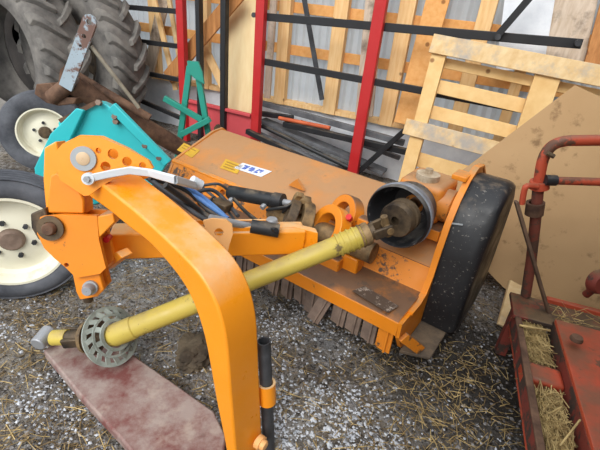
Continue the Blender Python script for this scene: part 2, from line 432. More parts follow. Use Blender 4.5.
def ply():
    bm = new(); pts = [PB(225, 114, 3.93), PB(251, 114, 3.93), PB(262, 20, 4.02), PB(266, -30, 4.07), PB(227, -30, 4.07), PB(226, 20, 4.02)]
    add_plate(bm, pts, WW * .018)
    tag(link('plywood_sheet', bm, PLY), 'tall beige plywood sheet standing between a black upright and the middle red upright', 'plywood')
ply()

# red and black folded frame standing before the wall
FWL = 3.753
def steel_frame():
    r = thing('steel_rack', 'tall red and black steel rack with horizontal black bars standing before the timber wall', 'frame', QW(1.75, FWL, 0))
    def up(px, py, lean_px=None, wid=.075, mat=RED, top=2.3, name='upright', z0=0, dw=0, lab=None):
        p = PB(px, py, FWL + dw); u = p.dot(WU); bm = new()
        u2 = u
        if lean_px: u0 = PB(*lean_px[0], FWL + dw); u1 = PB(*lean_px[1], FWL + dw); k = (u1.dot(WU) - u0.dot(WU)) / (u1.z - u0.z); u = u0.dot(WU) + k * (z0 - u0.z); u2 = u0.dot(WU) + k * (top - u0.z)
        a, b = QW(u, FWL + dw, z0), QW(u2, FWL + dw, top)
        add_bar(bm, a, b, wid, .07, -WW)
        o = link(name, bm, mat, r, bevel=.006)
        if lab: o['label'] = lab
        return o
    up(183, 60, wid=.085, lab='left red upright')
    up(0, 0, ((256.5, 117), (262, 0)), wid=.09, lab='middle red upright')
    o = up(0, 0, ((352, 178), (382, 0)), wid=.10, lab='slanted red upright')
    up(200, 60, wid=.05, mat=BLACKP, z0=.05, lab='black upright'); up(224, 100, wid=.06, mat=BLACKP, lab='black upright')
    def bar(a, b, th=.055, dw=.04, name='crossbar', mat=BLACKP):
        bm = new(); add_bar(bm, PB(*a, FWL + dw), PB(*b, FWL + dw), .03, th, Z); return link(name, bm, mat, r, bevel=.004)
    bar((262, 16.5), (582, 44), .066); bar((261, 61), (560, 116), .06)
    bar((126, 7), (184, 12), .05); bar((130, 40), (184, 47), .05); bar((130, 70), (186, 81), .05); bar((130, 96), (188, 121), .05)
    bm = new(); add_bar(bm, PB(497, 36, FWL - .02), PB(545, -20, FWL - .02), .025, .05, Z); link('brace', bm, BLACKP, r)
    for q in ((255, 15), (498, 37), (578, 43)):
        bm = new(); p = PB(*q, FWL - .01); add_cyl(bm, p + WW * .03, p - WW * .03, .022, 10); link('bolt', bm, DARKMETAL, r)
    bm = new(); a = PB(186, 103, FWL + .02); b = PB(252, 119, FWL + .02)
    add_bar(bm, a - Z * .14, b - Z * .14, .02, .36, Z); link('red_skirt', bm, PINKRED, r, bevel=.004)
    bm = new(); add_bar(bm, a + Z * .04 - WW * .02, b + Z * .04 - WW * .02, .05, .03, Z); link('skirt_rail', bm, PINKRED, r, bevel=.004)
    bm = new(); p = PZ(352, 184, .01); add_box(bm, p, WU * .10, WW * .08, Z * .015); link('foot_plate', bm, GREYPLANK, r, bevel=.004)
    return r
steel_frame()

# loose bars lying in the heap behind the mower
def lay(name, label, cat, a, b, width, thick, mat, wa, wb, round_=False):
    p, q = PB(*a, wa), PB(*b, wb); bm = new()
    if round_: add_tube(bm, [p, q], width / 2, 12)
    else: add_bar(bm, p, q, width, thick, Z)
    return tag(link(name, bm, mat, bevel=0 if round_ else .004), label, cat, 'steel bars heaped behind the mower')
lay('steel_bar', 'long dark flat bar lying uppermost in the heap beside the white wall base', 'bar', (258, 102), (404, 143), .05, .055, GREYPLANK, 4.02, 3.9)
lay('steel_bar', 'short black bar at the upper left of the heap by the middle red upright', 'bar', (257, 113), (293, 118), .05, .05, BLACKP, 3.98, 3.96)
lay('steel_rod', 'orange rusted rod lying in the black heap behind the mower', 'rod', (279, 118), (330, 128), .04, .04, REDROD, 3.89, 3.88, True)
lay('steel_bar', 'black bar running below the orange rod towards the pallet', 'bar', (284, 124), (408, 152), .06, .055, BLACKP, 3.9, 3.86)
lay('steel_plank', 'wide grey plank in the heap under the orange rod', 'bar', (262, 120), (385, 172), .15, .035, GREYPLANK, 4.0, 3.96)
lay('steel_plank', 'narrow grey plank low in the heap, ending at the foot of the slanted red upright', 'bar', (256, 133), (346, 174), .06, .05, GREYPLANK, 3.86, 3.84)
lay('steel_pipe', 'black pipe lying in the heap between the wide and the narrow grey plank', 'pipe', (262, 126), (352, 169), .045, .05, BLACKP, 3.90, 3.88, True)
lay('steel_bar', 'black bar lying frontmost in the heap close behind the mower hood', 'bar', (247, 131), (368, 190), .05, .05, BLACKP, 3.60, 3.42)
lay('steel_bar', 'grey flat bar lying across the heap just below the uppermost dark bar', 'bar', (300, 122), (400, 158), .05, .04, GREYPLANK, 4.05, 4.03)
lay('steel_bar', 'black strut rising aslant from behind the red upright foot to the pallet', 'bar', (354, 176), (412, 124), .04, .05, BLACKP, 3.82, 3.80)

# ------------------------------------------------------------ pallet
def pallet():
    o0 = PB(388, 215, 3.42)
    r = thing('wooden_pallet', 'light wooden pallet leaning upright behind the mower and the brown board', 'pallet', QW(.2, 3.55, 0))
    # plane of the pallet: leaning, rotated as seen
    TL = PB(436, 38, 3.66); BL = PB(396, 190, 3.42)
    ax = None
    TR = PB(604, 70, 3.66)
    ex = (TR - TL).normalized(); ey = (BL - TL); ey = (ey - ex * ey.dot(ex) * 0).normalized()
    nn = ex.cross(ey).normalized()
    if nn.dot(FW) > 0: nn = -nn                    # nn looks to the viewer
    Wd, Ht = 1.72, (BL.z - 0.02) / -ey.z + (BL - TL).length
    def brd(x0, y0, x1, y1, wd, th, off, mat, nm):
        bm = new(); a = TL + ex * x0 + ey * y0 + nn * off; b = TL + ex * x1 + ey * y1 + nn * off
        d = (b - a).normalized(); s = nn.cross(d).normalized()
        add_box(bm, (a + b) / 2, (b - a) / 2, s * wd / 2, nn * th / 2); return link(nm, bm, mat, r, bevel=.003)
    for x, ww in ((.055, .11), (.84, .17), (1.66, .11)): brd(x, .03, x, Ht, ww, .075, -.02, WOOD, 'stringer')
    brd(-.02, .045, Wd, .045, .135, .022, .03, WOOD_PALE, 'deck_board')
    o = brd(-.06, .69, .80, .69, .125, .022, .03, WOOD_PALE, 'deck_board'); o['label'] = 'pale grey short board'
    brd(-.02, 1.27, Wd, 1.27, .11, .022, .03, WOOD, 'deck_board')
    for y, ww in ((.155, .075), (.335, .105), (.535, .105), (.93, .12), (1.14, .11)): brd(0, y, Wd, y, ww, .02, -.07, WOOD, 'slat')
pallet()

# big brown board
def board():
    bm = new(); n0 = None
    A = PB(575, 85, 3.02); Bm = PB(497, 281, 2.62)
    n_ = None
    # plane through apex, the low tip, and parallel to the wall
    e1 = (A - Bm); nn = WU.cross(e1).normalized()
    if nn.dot(FW) < 0: nn = -nn
    d = A.dot(nn)
    pts = [hit(x, y, nn, d) for x, y in ((575, 85), (452, 178), (432, 212), (497, 281), (530, 312), (640, 330), (680, 134))]
    add_plate(bm, pts, nn * .018)
    tag(link('particle_board', bm, BOARD), 'large stained brown board propped on its corner against the pallet', 'board')
board()
a, b = PZ(505, 328, .0), PY(517, 284, 2.12)
plank('wooden_plank', 'pale board stub standing in the dark gap beside the black belt cover', 'plank', a, b, .10, .02, WOOD_PALE, face=-FW)

# ------------------------------------------------------------ tractor tyres
def tractor_tyre(name, label, c, axis, R=.8, bead=.48, hb=.24, tilt=0, ph=0., mat=None):
    r = thing(name, label, 'tyre', Vector((c.x, c.y, 0)), 'old tractor tyres')
    bm = new()
    prof = [(bead, -hb * .8), (bead + .06, -hb), (R * .82, -hb * 1.04), (R * .90, -hb * .92), (R * .935, -hb * .6), (R * .945, 0), (R * .935, hb * .6), (R * .90, hb * .92), (R * .82, hb * 1.04), (bead + .06, hb), (bead, hb * .8), (bead + .05, hb * .86), (R * .8, hb * .86), (R * .88, hb * .6), (R * .89, 0), (R * .88, -hb * .6), (R * .8, -hb * .86), (bead + .05, -hb * .86)]
    add_lathe(bm, prof, c, axis, 72, closed=True); link('carcass', bm, mat or RUBBER_OLD, r, smooth=50)
    d, s, t = frame_of(axis); bm = new(); NL = 20
    for side in (-1, 1):
        for k in range(NL):
            a0 = 2 * math.pi * (k + (.5 if side > 0 else 0)) / NL + ph
            sec = []
            for q in range(7):
                f = q / 6; a = a0 + .26 * (f ** 1.2) ; x = side * hb * (-.06 + 1.1 * f)
                top = R * (1.0 - .045 * f ** 3); bot = R * (.925 - .10 * max(0, f - .75) * 4)
                if f > .9: top = R * .94; bot = R * .84
                wd = .024 + .014 * f
                e = s * math.cos(a) + t * math.sin(a); g = -s * math.sin(a) + t * math.cos(a)
                sec.append([bm.verts.new(c + d * x + e * rr + g * ww) for rr, ww in ((bot, -wd * 1.4), (top, -wd), (top, wd), (bot, wd * 1.4))])
            for A_, B_ in zip(sec, sec[1:]): bridge(bm, A_, B_)
            bm.faces.new(sec[0][::-1]); bm.faces.new(sec[-1])
    link('tread_lugs', bm, RUBBER_LUG, r, bevel=.006)
    return r, d
tractor_tyre('tractor_tyre', 'big worn tractor tyre with its open hole facing front, at the far left edge', QW(4.50, 2.93, .80), WW, hb=.23)
tractor_tyre('tractor_tyre', 'big muddy tractor tyre with chevron tread beside the timber wall, behind the other tyre', QW(4.24, 3.46, .80), WW, bead=.40, hb=.21, ph=.1)
_tr = [o for o in bpy.data.objects if o.name.startswith('tractor_tyre')][-1]
bm = new(); add_lathe(bm, [(.40, -.10), (.41, -.10), (.41, .12), (.40, .12), (.37, .02), (.20, -.02), (.001, -.02), (.001, -.04), (.21, -.04), (.38, .0)], QW(4.24, 3.46, .80), WW, 40, closed=True); link('hole_shade_disc', bm, GREASY, _tr, smooth=40)  # added dark disc, stands in for the shade inside the tyre's hole
tractor_tyre('tractor_tyre', 'added dark tyre that fills the open hole of the front tyre with painted shade', QW(5.66, 3.89, .80), WW, bead=.16, hb=.17, ph=.2, mat=plain('shade_dark_rubber', (36, 33, 32), (58, 53, 50), 5., .85))  # added tyre, coloured dark so the front tyre's hole reads as shaded

# ------------------------------------------------------------ implement wheels
def wheel(root, c, axis, R, rim, hb, n_bolts=6, hub_mat=None, groove=True):
    """axis looks out of the visible face"""
    bm = new()
    prof = [(rim * .98, hb * .75), (rim + .012, hb * .93), (rim + (R - rim) * .4, hb * 1.04), (rim + (R - rim) * .7, hb), (R * .97, hb * .80), (R * .995, hb * .5), (R, 0), (R * .995, -hb * .5), (R * .97, -hb * .8), (rim + (R - rim) * .5, -hb), (rim * .98, -hb * .75)]
    if groove:
        g = []
        for k in range(5):
            h = hb * (.62 - .31 * k); g += [(R * .992, h + .02), (R * .975, h + .012), (R * .975, h - .0), (R * .992, h - .008)]
        prof = prof[:5] + g + prof[8:]
    add_lathe(bm, prof, c, axis, 56, closed=True); ty = link('tyre', bm, RUBBER, root, smooth=35)
    bm = new()
    pr = [(rim * 1.0, -hb * .7), (rim * 1.0, hb * .78), (rim * 1.02, hb * .93), (rim * .965, hb * .93), (rim * .91, hb * .72), (rim * .88, hb * .30), (rim * .80, hb * .12), (rim * .62, hb * .16), (rim * .50, hb * .34), (rim * .18, hb * .34), (rim * .18, hb * .26), (rim * .5, hb * .22), (rim * .8, -hb * .0), (rim * .9, -hb * .6)]
    add_lathe(bm, pr, c, axis, 56, closed=True); rm = link('rim', bm, RIM, root, smooth=35)
    bm = new(); add_lathe(bm, [(.001, hb * .70), (rim * .19, hb * .68), (rim * .24, hb * .55), (rim * .25, hb * .30), (rim * .25, -hb * .3), (.001, -hb * .3)], c, axis, 24); link('hub', bm, hub_mat or HUB, root, smooth=35)
    d, s, t = frame_of(axis)
    for k in range(n_bolts):
        a = 2 * math.pi * k / n_bolts + .3; p = c + (s * math.cos(a) + t * math.sin(a)) * rim * .40 + d * hb * .34
        bm = new(); add_cyl(bm, p - d * .01, p + d * .016, .013, 6); link('bolt', bm, DARKMETAL, root)
c1 = PY(14, 240, 1.80); c1.z = .345
ax1 = (Vector((.42, -.90, 0))).normalized()
r = thing('implement_wheel', 'black ribbed wheel with cream rim at the left edge beside the orange hitch plates', 'wheel', Vector((c1.x, c1.y, 0)), 'cream rimmed implement wheels')
wheel(r, c1, ax1, .345, .245, .085)

# ------------------------------------------------------------ rusty implement with raised bar, wheel and pipe
def implement():
    c2 = PY(46, 133, 3.45); c2.z = .345
    r = thing('farm_implement', 'rusty implement with cream rimmed wheel, long brown pipe and raised pale blue flat bar', 'implement', Vector((c2.x, c2.y, 0)))
    w = bpy.data.objects.new('wheel', None); COL.objects.link(w); w.location = c2; w.parent = r
    w.matrix_parent_inverse = Matrix.Translation(-r.location)
    def sub(o):
        o.parent = w; o.matrix_parent_inverse = Matrix.Translation(-c2)
    before = set(bpy.data.objects)
    wheel(None, c2, Vector((.40, -.90, .10)).normalized(), .345, .205, .09, 5, hub_mat=GREASY, groove=False)
    for o in set(bpy.data.objects) - before: sub(o)
    # bracket plates over the wheel
    bm = new()
    pts = [PY(x, y, 2.98) for x, y in ((36, 84), (50, 83), (60, 97), (76, 98), (74, 104), (58, 106), (46, 103), (34, 94))]
    add_plate(bm, pts, Vector((.05, .09, 0))); link('axle_bracket', bm, RUSTY, r, bevel=.006)
    bm = new(); add_tube(bm, [PY(52, 98, 2.99), PY(70, 84, 3.0)], .055, 14); link('pivot_tube', bm, RUSTY, r, bevel=0)
    # raised flat bar with holes
    a, b = PY(65, 88, 2.93), PY(89, 22, 2.93); d = (b - a).normalized(); s = d.cross(Vector((0, -1, 0))).normalized(); hw = .045
    e = b
    bm = new(); tip = arc_pts(e, s, d, hw, 0, math.pi, 8)
    add_plate(bm, [a + s * hw] + tip + [a - s * hw], Vector((0, .02, 0)), [(e, .018), (e - d * .10, .014), (e - d * .17, .010)])
    o = link('raised_bar', bm, PALEBLUE, r)
    bm = new(); add_plate(bm, [PY(x, y, 2.96) for x, y in ((60, 70), (68, 62), (74, 84), (66, 92), (58, 86))], Vector((0, .03, 0))); link('lug_plate', bm, RUSTY, r)
    bm = new(); add_tube(bm, [PY(91, 46, 2.97), PY(139, 108, 3.02)], .014, 8); link('stay_rod', bm, plain('grey_rod', (150, 142, 126), (120, 110, 96)), r)
    bm = new(); add_tube(bm, [PY(74, 86, 3.04), PY(188, 152, 3.5)], .072, 18); link('pipe', bm, RUSTY, r)
    bm = new(); add_tube(bm, [PY(78, 76, 3.12), PY(150, 118, 3.16)], .03, 10); link('pipe', bm, RUSTY, r)
    return r
implement()

# ------------------------------------------------------------ teal hood
def teal_hood():
    r = thing('sheet_metal_hood', 'bright teal wedge shaped sheet metal hood behind the orange hitch plates', 'hood', Vector((-1.2, 2.35, 0)))
    Y = 2.25; back = Vector((-.05, .20, -.05))
    front = [PY(x, y, Y) for x, y in ((58, 122), (74, 112), (96, 100), (108, 105), (168, 163), (150, 190), (95, 205), (60, 200))]
    bm = new(); add_plate(bm, front, back); link('top_panel', bm, TEAL, r, bevel=.008)
    side = [PY(x, y, Y - .04) for x, y in ((34, 168), (50, 134), (76, 108), (84, 110), (70, 140), (62, 200), (38, 200))]
    bm = new(); add_plate(bm, side, Vector((-.02, .2, -.06))); link('side_panel', bm, TEAL, r, bevel=.006)
    bm = new(); add_bar(bm, PY(112, 106, Y - .02), PY(168, 163, Y - .02), .03, .05, Z); link('edge_rail', bm, TEAL, r, bevel=.004)
    for x, y in ((100, 103), (117, 122), (116, 117), (146, 146), (160, 158)):
        bm = new(); p = PY(x, y, Y - .015); add_cyl(bm, p, p + Vector((0, -.022, .008)), .016, 6); link('bolt', bm, HUB, r)
    bm = new(); add_bar(bm, PY(60, 121, Y - .015), PY(97, 102, Y - .015), .012, .022, Z); link('weld_strip', bm, RUSTY, r)
    # legs to the ground
    for q in ((60, 196), (140, 186)):
        p = PY(*q, Y + .10); bm = new(); add_bar(bm, Vector((p.x, p.y, 0)), p, .06, .06, Vector((0, 1, 0))); link('leg', bm, TEAL, r)
teal_hood()

def green_stand():
    Y = 3.85
    r = thing('linkage_stand', 'sea green steel A-frame with side arm standing behind the mower', 'stand', Vector((-1.05, Y, 0)))
    def bar(a, b, w_, th, nm='leg', dy=0, dz=0):
        bm = new(); p, q = PY(*a, Y + dy), PY(*b, Y + dy)
        add_bar(bm, p, q, th, w_, Vector((1, 0, 0)) if abs((q - p).normalized().z) > .6 else Z); return link(nm, bm, GREEN, r, bevel=.004)
    a0 = PY(181, 138, Y); 
    for a, b in (((190, 66), (180, 140)), ((196, 62), (207, 126))):
        p, q = PY(*a, Y), PY(*b, Y); d = (q - p); k = (0 - p.z) / d.z
        bm = new(); add_bar(bm, p, p + d * k, .05, .05, Vector((0, -1, 0))); link('leg', bm, GREEN, r, bevel=.004)
    bm = new(); add_plate(bm, [PY(x, y, Y - .05) for x, y in ((187, 61), (198, 62), (202, 72), (204, 84), (194, 78), (188, 72))], Vector((0, .03, 0))); link('head_plate', bm, GREEN, r)
    bar((164, 98), (202, 120), .05, .04, 'side_arm', -.06)
    bar((182, 134), (210, 119), .05, .05, 'foot_bracket', -.08)
    bm = new(); p = PY(217, 129, Y - .1); add_cyl(bm, p, p + Vector((0, .06, 0)), .03, 12); link('pin', bm, GREASY, r)
green_stand()

# ------------------------------------------------------------ flail mower
MOW = thing('flail_mower', 'orange flail mower with hitch arm, black belt cover and hanging flaps on the gravel', 'mower', Q(1.3, 1.9, 0))
def mp_(name, bm, mat, par=None, label=None, **k):
    o = link(name, bm, mat, **k)
    if par is None: adopt(o, MOW)
    else: o.parent = par
    if label: o['label'] = label
    return o
UE, UL = .405, 2.36
def extr(pts_wz, u0, u1):
    bm = new(); add_plate(bm, [Q(u0, w, z) for w, z in pts_wz], MU * (u1 - u0)); return bm
# front deck: flat shelf with the front lip
mp_('front_deck', extr([(1.50, .245), (1.50, .315), (1.52, .325), (1.80, .335), (1.80, .30), (1.53, .29), (1.53, .245)], UE, UL), ORANGE_WORN, bevel=.004)
mp_('front_lip', extr([(1.494, .243), (1.494, .318), (1.500, .318), (1.500, .243)], UE - .002, UL), ORANGE, bevel=.002)
# hood: step face and sloping top
hood = [(1.775, .33), (1.84, .445), (1.85, .452), (2.22, .585), (2.30, .60), (2.38, .57), (2.46, .46), (2.50, .25), (2.47, .25), (2.43, .44), (2.36, .54), (2.30, .57), (2.22, .56), (1.87, .43), (1.80, .33)]
mp_('hood', extr(hood, UE + .0, UL - .02), ORANGE_DUSTY, smooth=30)
mp_('step_face', extr([(1.768, .332), (1.832, .447), (1.838, .447), (1.776, .332)], UE + .005, UL - .03), ORANGE_WORN)
mp_('front_channel', extr([(1.828, .395), (1.828, .452), (1.852, .462), (1.852, .40)], .98, UL - .0), ORANGE, bevel=.004)
# rotor and back roller under the hood
bm = new(); add_cyl(bm, Q(UE + .03, 1.98, .26), Q(UL - .03, 1.98, .26), .10, 24); mp_('rotor', bm, GREASY)
bm = new(); add_cyl(bm, Q(UE + .03, 2.36, .085), Q(UL - .03, 2.36, .085), .085, 24); mp_('roller', bm, RUSTY)
# end plates
endp = [(1.50, .235), (1.495, .32), (1.60, .315), (1.70, .312), (1.765, .34), (1.80, .42), (1.815, .55), (1.845, .70), (1.90, .80), (1.98, .875), (2.08, .915), (2.20, .90), (2.34, .80), (2.46, .55), (2.50, .20), (2.44, .06), (1.75, .06), (1.58, .12)]
ep = mp_('end_plate', extr(endp, UE - .018, UE), ORANGE, smooth=30)
bm = new()
edge = endp[2:13]
L = [Q(UE - .022, w, z) for w, z in edge]; 
a = []
for (w_, z_) in edge:
    pass
ed = [Vector((w, z, 0)) for w, z in edge]
rows = []
for i, p in enumerate(ed):
    t = (ed[min(i + 1, len(ed) - 1)] - ed[max(i - 1, 0)]).normalized(); nrm = Vector((-t.y, t.x, 0))
    q = [p + nrm * .006, p - nrm * .006]
    rows.append([bm.verts.new(Q(uu, v.x, v.y)) for uu, v in ((UE - .024, q[0]), (UE + .006, q[0]), (UE + .006, q[1]), (UE - .024, q[1]))])
for A_, B_ in zip(rows, rows[1:]): bridge(bm, A_, B_)
bm.faces.new(rows[0][::-1]); bm.faces.new(rows[-1]); mp_('end_plate_flange', bm, ORANGE, smooth=40)
endl = [(1.50, .20), (1.50, .32), (1.77, .335), (1.84, .455), (2.22, .60), (2.32, .61), (2.44, .52), (2.52, .25), (2.44, .05), (1.72, .05)]
mp_('end_plate', extr(endl, UL - .02, UL), ORANGE_DUSTY)
bm = new(); add_plate(bm, [Q(UE - .02, 1.56, .10), Q(UE - .02, 2.3, .13), Q(UE - .15, 2.25, .12), Q(UE - .155, 1.62, .10)], Z * .018); 
mp_('skid_ledge', bm, plain('caked_orange_steel', (120, 102, 82), (80, 70, 60), 9., .9, 0., .4), bevel=.004, label='dirt caked skid ledge')
bm = new(); add_bar(bm, Q(UE - .03, 1.52, .24), Q(UE - .10, 1.62, .13), .02, .05, Z); mp_('skid_brace', bm, ORANGE_WORN, bevel=.003)
mp_('skid_runner', extr([(1.60, .10), (1.75, .005), (2.3, .0), (2.3, .03), (1.76, .035), (1.62, .12)], UE - .03, UE - .10), RUSTY, bevel=.003)
# lip flaps
wd = .083; k = 0; u = UE + .01
random.seed(3)
while u < UL - .05:
    w2 = wd * random.uniform(1.0, 1.06); tilt = random.uniform(-.004, .014); sk = random.uniform(-.008, .006)
    if k == 4: tilt = .06; sk = .03
    ln = random.uniform(.125, .15)
    z0 = .255; zb = max(.03, z0 - ln)
    bm = new(); y0 = 1.512
    pts = [Q(u + .003, y0, z0), Q(u + w2 - .005, y0, z0), Q(u + w2 - .005 + sk, y0 - tilt, zb + random.uniform(-.008, .008)), Q(u + .003 + sk, y0 - tilt - random.uniform(0, .012), zb)]
    add_plate(bm, pts, MW * .012)
    add_bar(bm, (pts[0] + pts[1]) / 2 - MW * .008 - MU * .012, (pts[2] + pts[3]) / 2 - MW * .008 - MU * .012, .012, .008, MW)
    mp_('lip_flap', bm, ORANGE_WORN if k == 0 else FLAP, bevel=.002)
    u += wd; k += 1
# stickers on the hood
def hood_pt(u, w, lift=.003):
    z = .452 + (w - 1.85) * (.585 - .452) / .37
    n = Vector((0, 0, 1)) * .37 + -MW * .133; n.normalize()
    return Q(u, w, z) + n * lift, n
def sticker(name, px, mat, lab, marks, ink):
    n = (Z * .37 - MW * .133).normalized(); d = Q(1, 1.85, .452).dot(n) + .002
    P4 = [hit(x, y, n, d) for x, y in px]
    bm = new(); add_plate(bm, P4, n * .002); o = mp_(name, bm, mat, label=lab)
    bm = new()
    for (s0, t0, s1, t1) in marks:
        f = lambda s, t: P4[0] * (1 - s) * (1 - t) + P4[1] * s * (1 - t) + P4[2] * s * t + P4[3] * (1 - s) * t + n * .002
        add_plate(bm, [f(s0, t0), f(s1, t0), f(s1, t1), f(s0, t1)], n * .001)
    mk = link(name + '_print', bm, ink); mk.parent = o
num = []
for g, cells in enumerate(((0, 1, 2, 4, 5, 7, 8), (0, 1, 3, 4, 5, 7, 8), (0, 1, 2, 3, 5, 6, 7))):      # three worn blue digits
    for c in cells:
        s = .16 + g * .24 + (c % 3) * .065; t = .20 + (c // 3) * .20
        num.append((s, t, s + .055, t + .17))
sticker('number_sticker', ((243, 163), (272, 171.5), (261, 177), (233, 168)), STICKER_W, 'white sticker with worn blue digits', num, BLUE_INK)
sticker('warning_sticker', ((226, 159), (243, 165.5), (237, 174), (220, 168)), STICKER_Y, 'small yellow sticker', [(.12, .2, .85, .3), (.12, .45, .7, .55), (.12, .7, .8, .8)], DARK_INK)
sticker('warning_sticker', ((184, 143), (200, 150.5), (192, 158), (177, 150)), STICKER_Y, 'worn yellow sticker at the far end', [(.12, .2, .85, .28), (.12, .5, .6, .58)], DARK_INK)
bm = new(); lb = [PZ(x, y, .337) for x, y in ((352, 291), (364, 286), (399, 306), (388, 313))]; add_plate(bm, lb, Z * .001)
def label_mat():
    t = NT('peeled_label'); k = t.ramp(t.noise(26, 7, .72), .54, .64)
    return t.done(t.mix(k, lin((84, 68, 56)), lin((184, 170, 156))), .7)
mp_('peeled_label', bm, label_mat(), label='peeled whitish label on the front deck')
# belt cover
def belt_cover():
    pr = [(1.83, .13), (1.83, .52), (1.86, .68), (1.92, .79), (2.01, .865), (2.10, .885), (2.20, .865), (2.29, .79), (2.33, .66), (2.36, .40), (2.34, .16), (2.2, .10), (1.92, .10)]
    bm = new(); u0, u1 = UE - .02, UE - .195
    cw, cz = 2.09, .5
    lay_ = [(u0, 1.0), (u1 + .045, 1.0), (u1 + .02, .985), (u1 + .004, .95), (u1, .90)]
    rings = [[bm.verts.new(Q(uu, cw + (w - cw) * k, cz + (z - cz) * k)) for w, z in pr] for uu, k in lay_]
    for A_, B_ in zip(rings, rings[1:]): bridge(bm, A_, B_)
    bm.faces.new(rings[0][::-1]); bm.faces.new(rings[-1])
    return mp_('belt_cover', bm, BLACK_COVER, smooth=50)
bc = belt_cover()
bm = new(); add_bar(bm, Q(UE - .07, 1.86, .71), Q(UE - .01, 1.85, .70), .004, .012, -MW); o = link('cover_clip', bm, GALV); o.parent = bc
# gearbox with PTO shield
GC = Q(.60, 1.98, .70)
bm = new(); add_box(bm, GC + MW * .11, MU * .12, MW * .13, Z * .105); mp_('gearbox', bm, ORANGE_DUSTY, bevel=.035, seg=3, smooth=60)
bm = new(); add_cyl(bm, GC + MW * .06 + Z * .09, GC + MW * .06 + Z * .135, .06, 16); add_cyl(bm, GC + Z * .13 + MW * .06, GC + Z * .16 + MW * .06, .02, 8); mp_('gearbox_lid', bm, GREYCRUST)
bm = new(); add_box(bm, GC + MW * .07 - Z * .13, MU * .16, MW * .12, Z * .03); mp_('gearbox_foot', bm, ORANGE_WORN, bevel=.006)
bm = new(); add_lathe(bm, [(.085, 0), (.085, .06), (.07, .07), (.07, .16), (.095, .17), (.095, .20)], GC + MW * .06 - MU * .10, -MU, 24, cap=True); mp_('side_shaft_housing', bm, ORANGE_DUSTY, smooth=40)
bm = new(); add_box(bm, Q(.43, 2.0, .885), MU * .035, MW * .05, Z * .012); mp_('cover_bracket', bm, ORANGE, bevel=.004)
SC = Q(.60, 1.71, .70)
bm = new(); add_lathe(bm, [(.150, 0), (.156, .01), (.150, .07), (.128, .18), (.105, .215), (.05, .22), (.05, .21), (.10, .205), (.12, .17), (.142, .07), (.146, .005)], SC, MW, 40, closed=True); mp_('drive_shield', bm, DARKSHIELD, smooth=50, label='dark bell shaped shield')
bm = new(); add_lathe(bm, [(.154, 0), (.160, .006), (.150, .055), (.145, .055)], SC + MW * .03, MW, 40, closed=True); mp_('shield_band', bm, GREYBAND, smooth=50)
bm = new(); add_cyl(bm, SC + MW * .24, SC + MW * .16, .03, 16); mp_('input_shaft', bm, GREASY)
# swing clamps on the slide rail
def clamp(c, ax, R, r0, wdt, sweep, mat, nm, ref, ph=0):
    bm = new(); add_lathe(bm, [(r0, -wdt / 2), (R, -wdt / 2), (R, wdt / 2), (r0, wdt / 2)], c, ax, 28, closed=True, sweep=sweep, ref=ref)
    return mp_(nm, bm, mat, bevel=.004, smooth=40)
CC = PM(325, 226, 1.72)
ca = (MU * .45 - MW * .75 + Z * .45).normalized()
clamp(PM(329, 230, 1.68), ca, .130, .082, .07, .70, ORANGE, 'clamp_ring', MW)
clamp(PM(302, 222, 1.66), (MU * .7 - MW * .6 + Z * .3).normalized(), .115, .07, .06, .85, GREASYTAN, 'clamp_ring', MW)
clamp(PM(301, 204, 1.80), (MU * .5 - MW * .8 + Z * .3).normalized(), .075, .045, .05, .8, GREASYTAN, 'clamp_ring', -MW)
clamp(PM(346, 214, 1.86), (MU * .4 - MW * .8 + Z * .4).normalized(), .105, .06, .07, .75, ORANGE_WORN, 'clamp_ring', MW)
clamp(PM(290, 218, 1.60), (MU * .8 - MW * .5 + Z * .3).normalized(), .10, .06, .05, .8, GREASY, 'clamp_ring', MW)
bm = new(); add_tube(bm, [CC + MU * .36 - Z * .04, CC - MU * .30 - Z * .04], .055, 20); mp_('slide_tube', bm, GREASYTAN)
bm = new(); add_box(bm, CC - Z * .16, MU * .16, MW * .09, Z * .05); mp_('clamp_base', bm, ORANGE_WORN, bevel=.01)
bm = new(); p = CC - MU * .20 + Z * .05 + MW * .05; add_box(bm, p, MU * .035, MW * .03, Z * .06); mp_('clamp_lug', bm, ORANGE_WORN, bevel=.012)
bm = new(); p = PM(350, 219, 1.70); add_cyl(bm, p, p + Z * .02 - MW * .02, .016, 10); mp_('red_cap', bm, RED_PLASTIC)
bm = new(); add_box(bm, PM(352, 262, 1.72), MU * .05, MW * .04, Z * .05); mp_('clamp_lug', bm, ORANGE, bevel=.01)
# lifting eye plates on the hood
bm = new(); p = PM(296, 188, 1.98); add_plate(bm, [p - MU * .06, p + MU * .06, p + MU * .0 + Z * .06], MW * .02); mp_('hood_lug', bm, ORANGE_DUSTY)

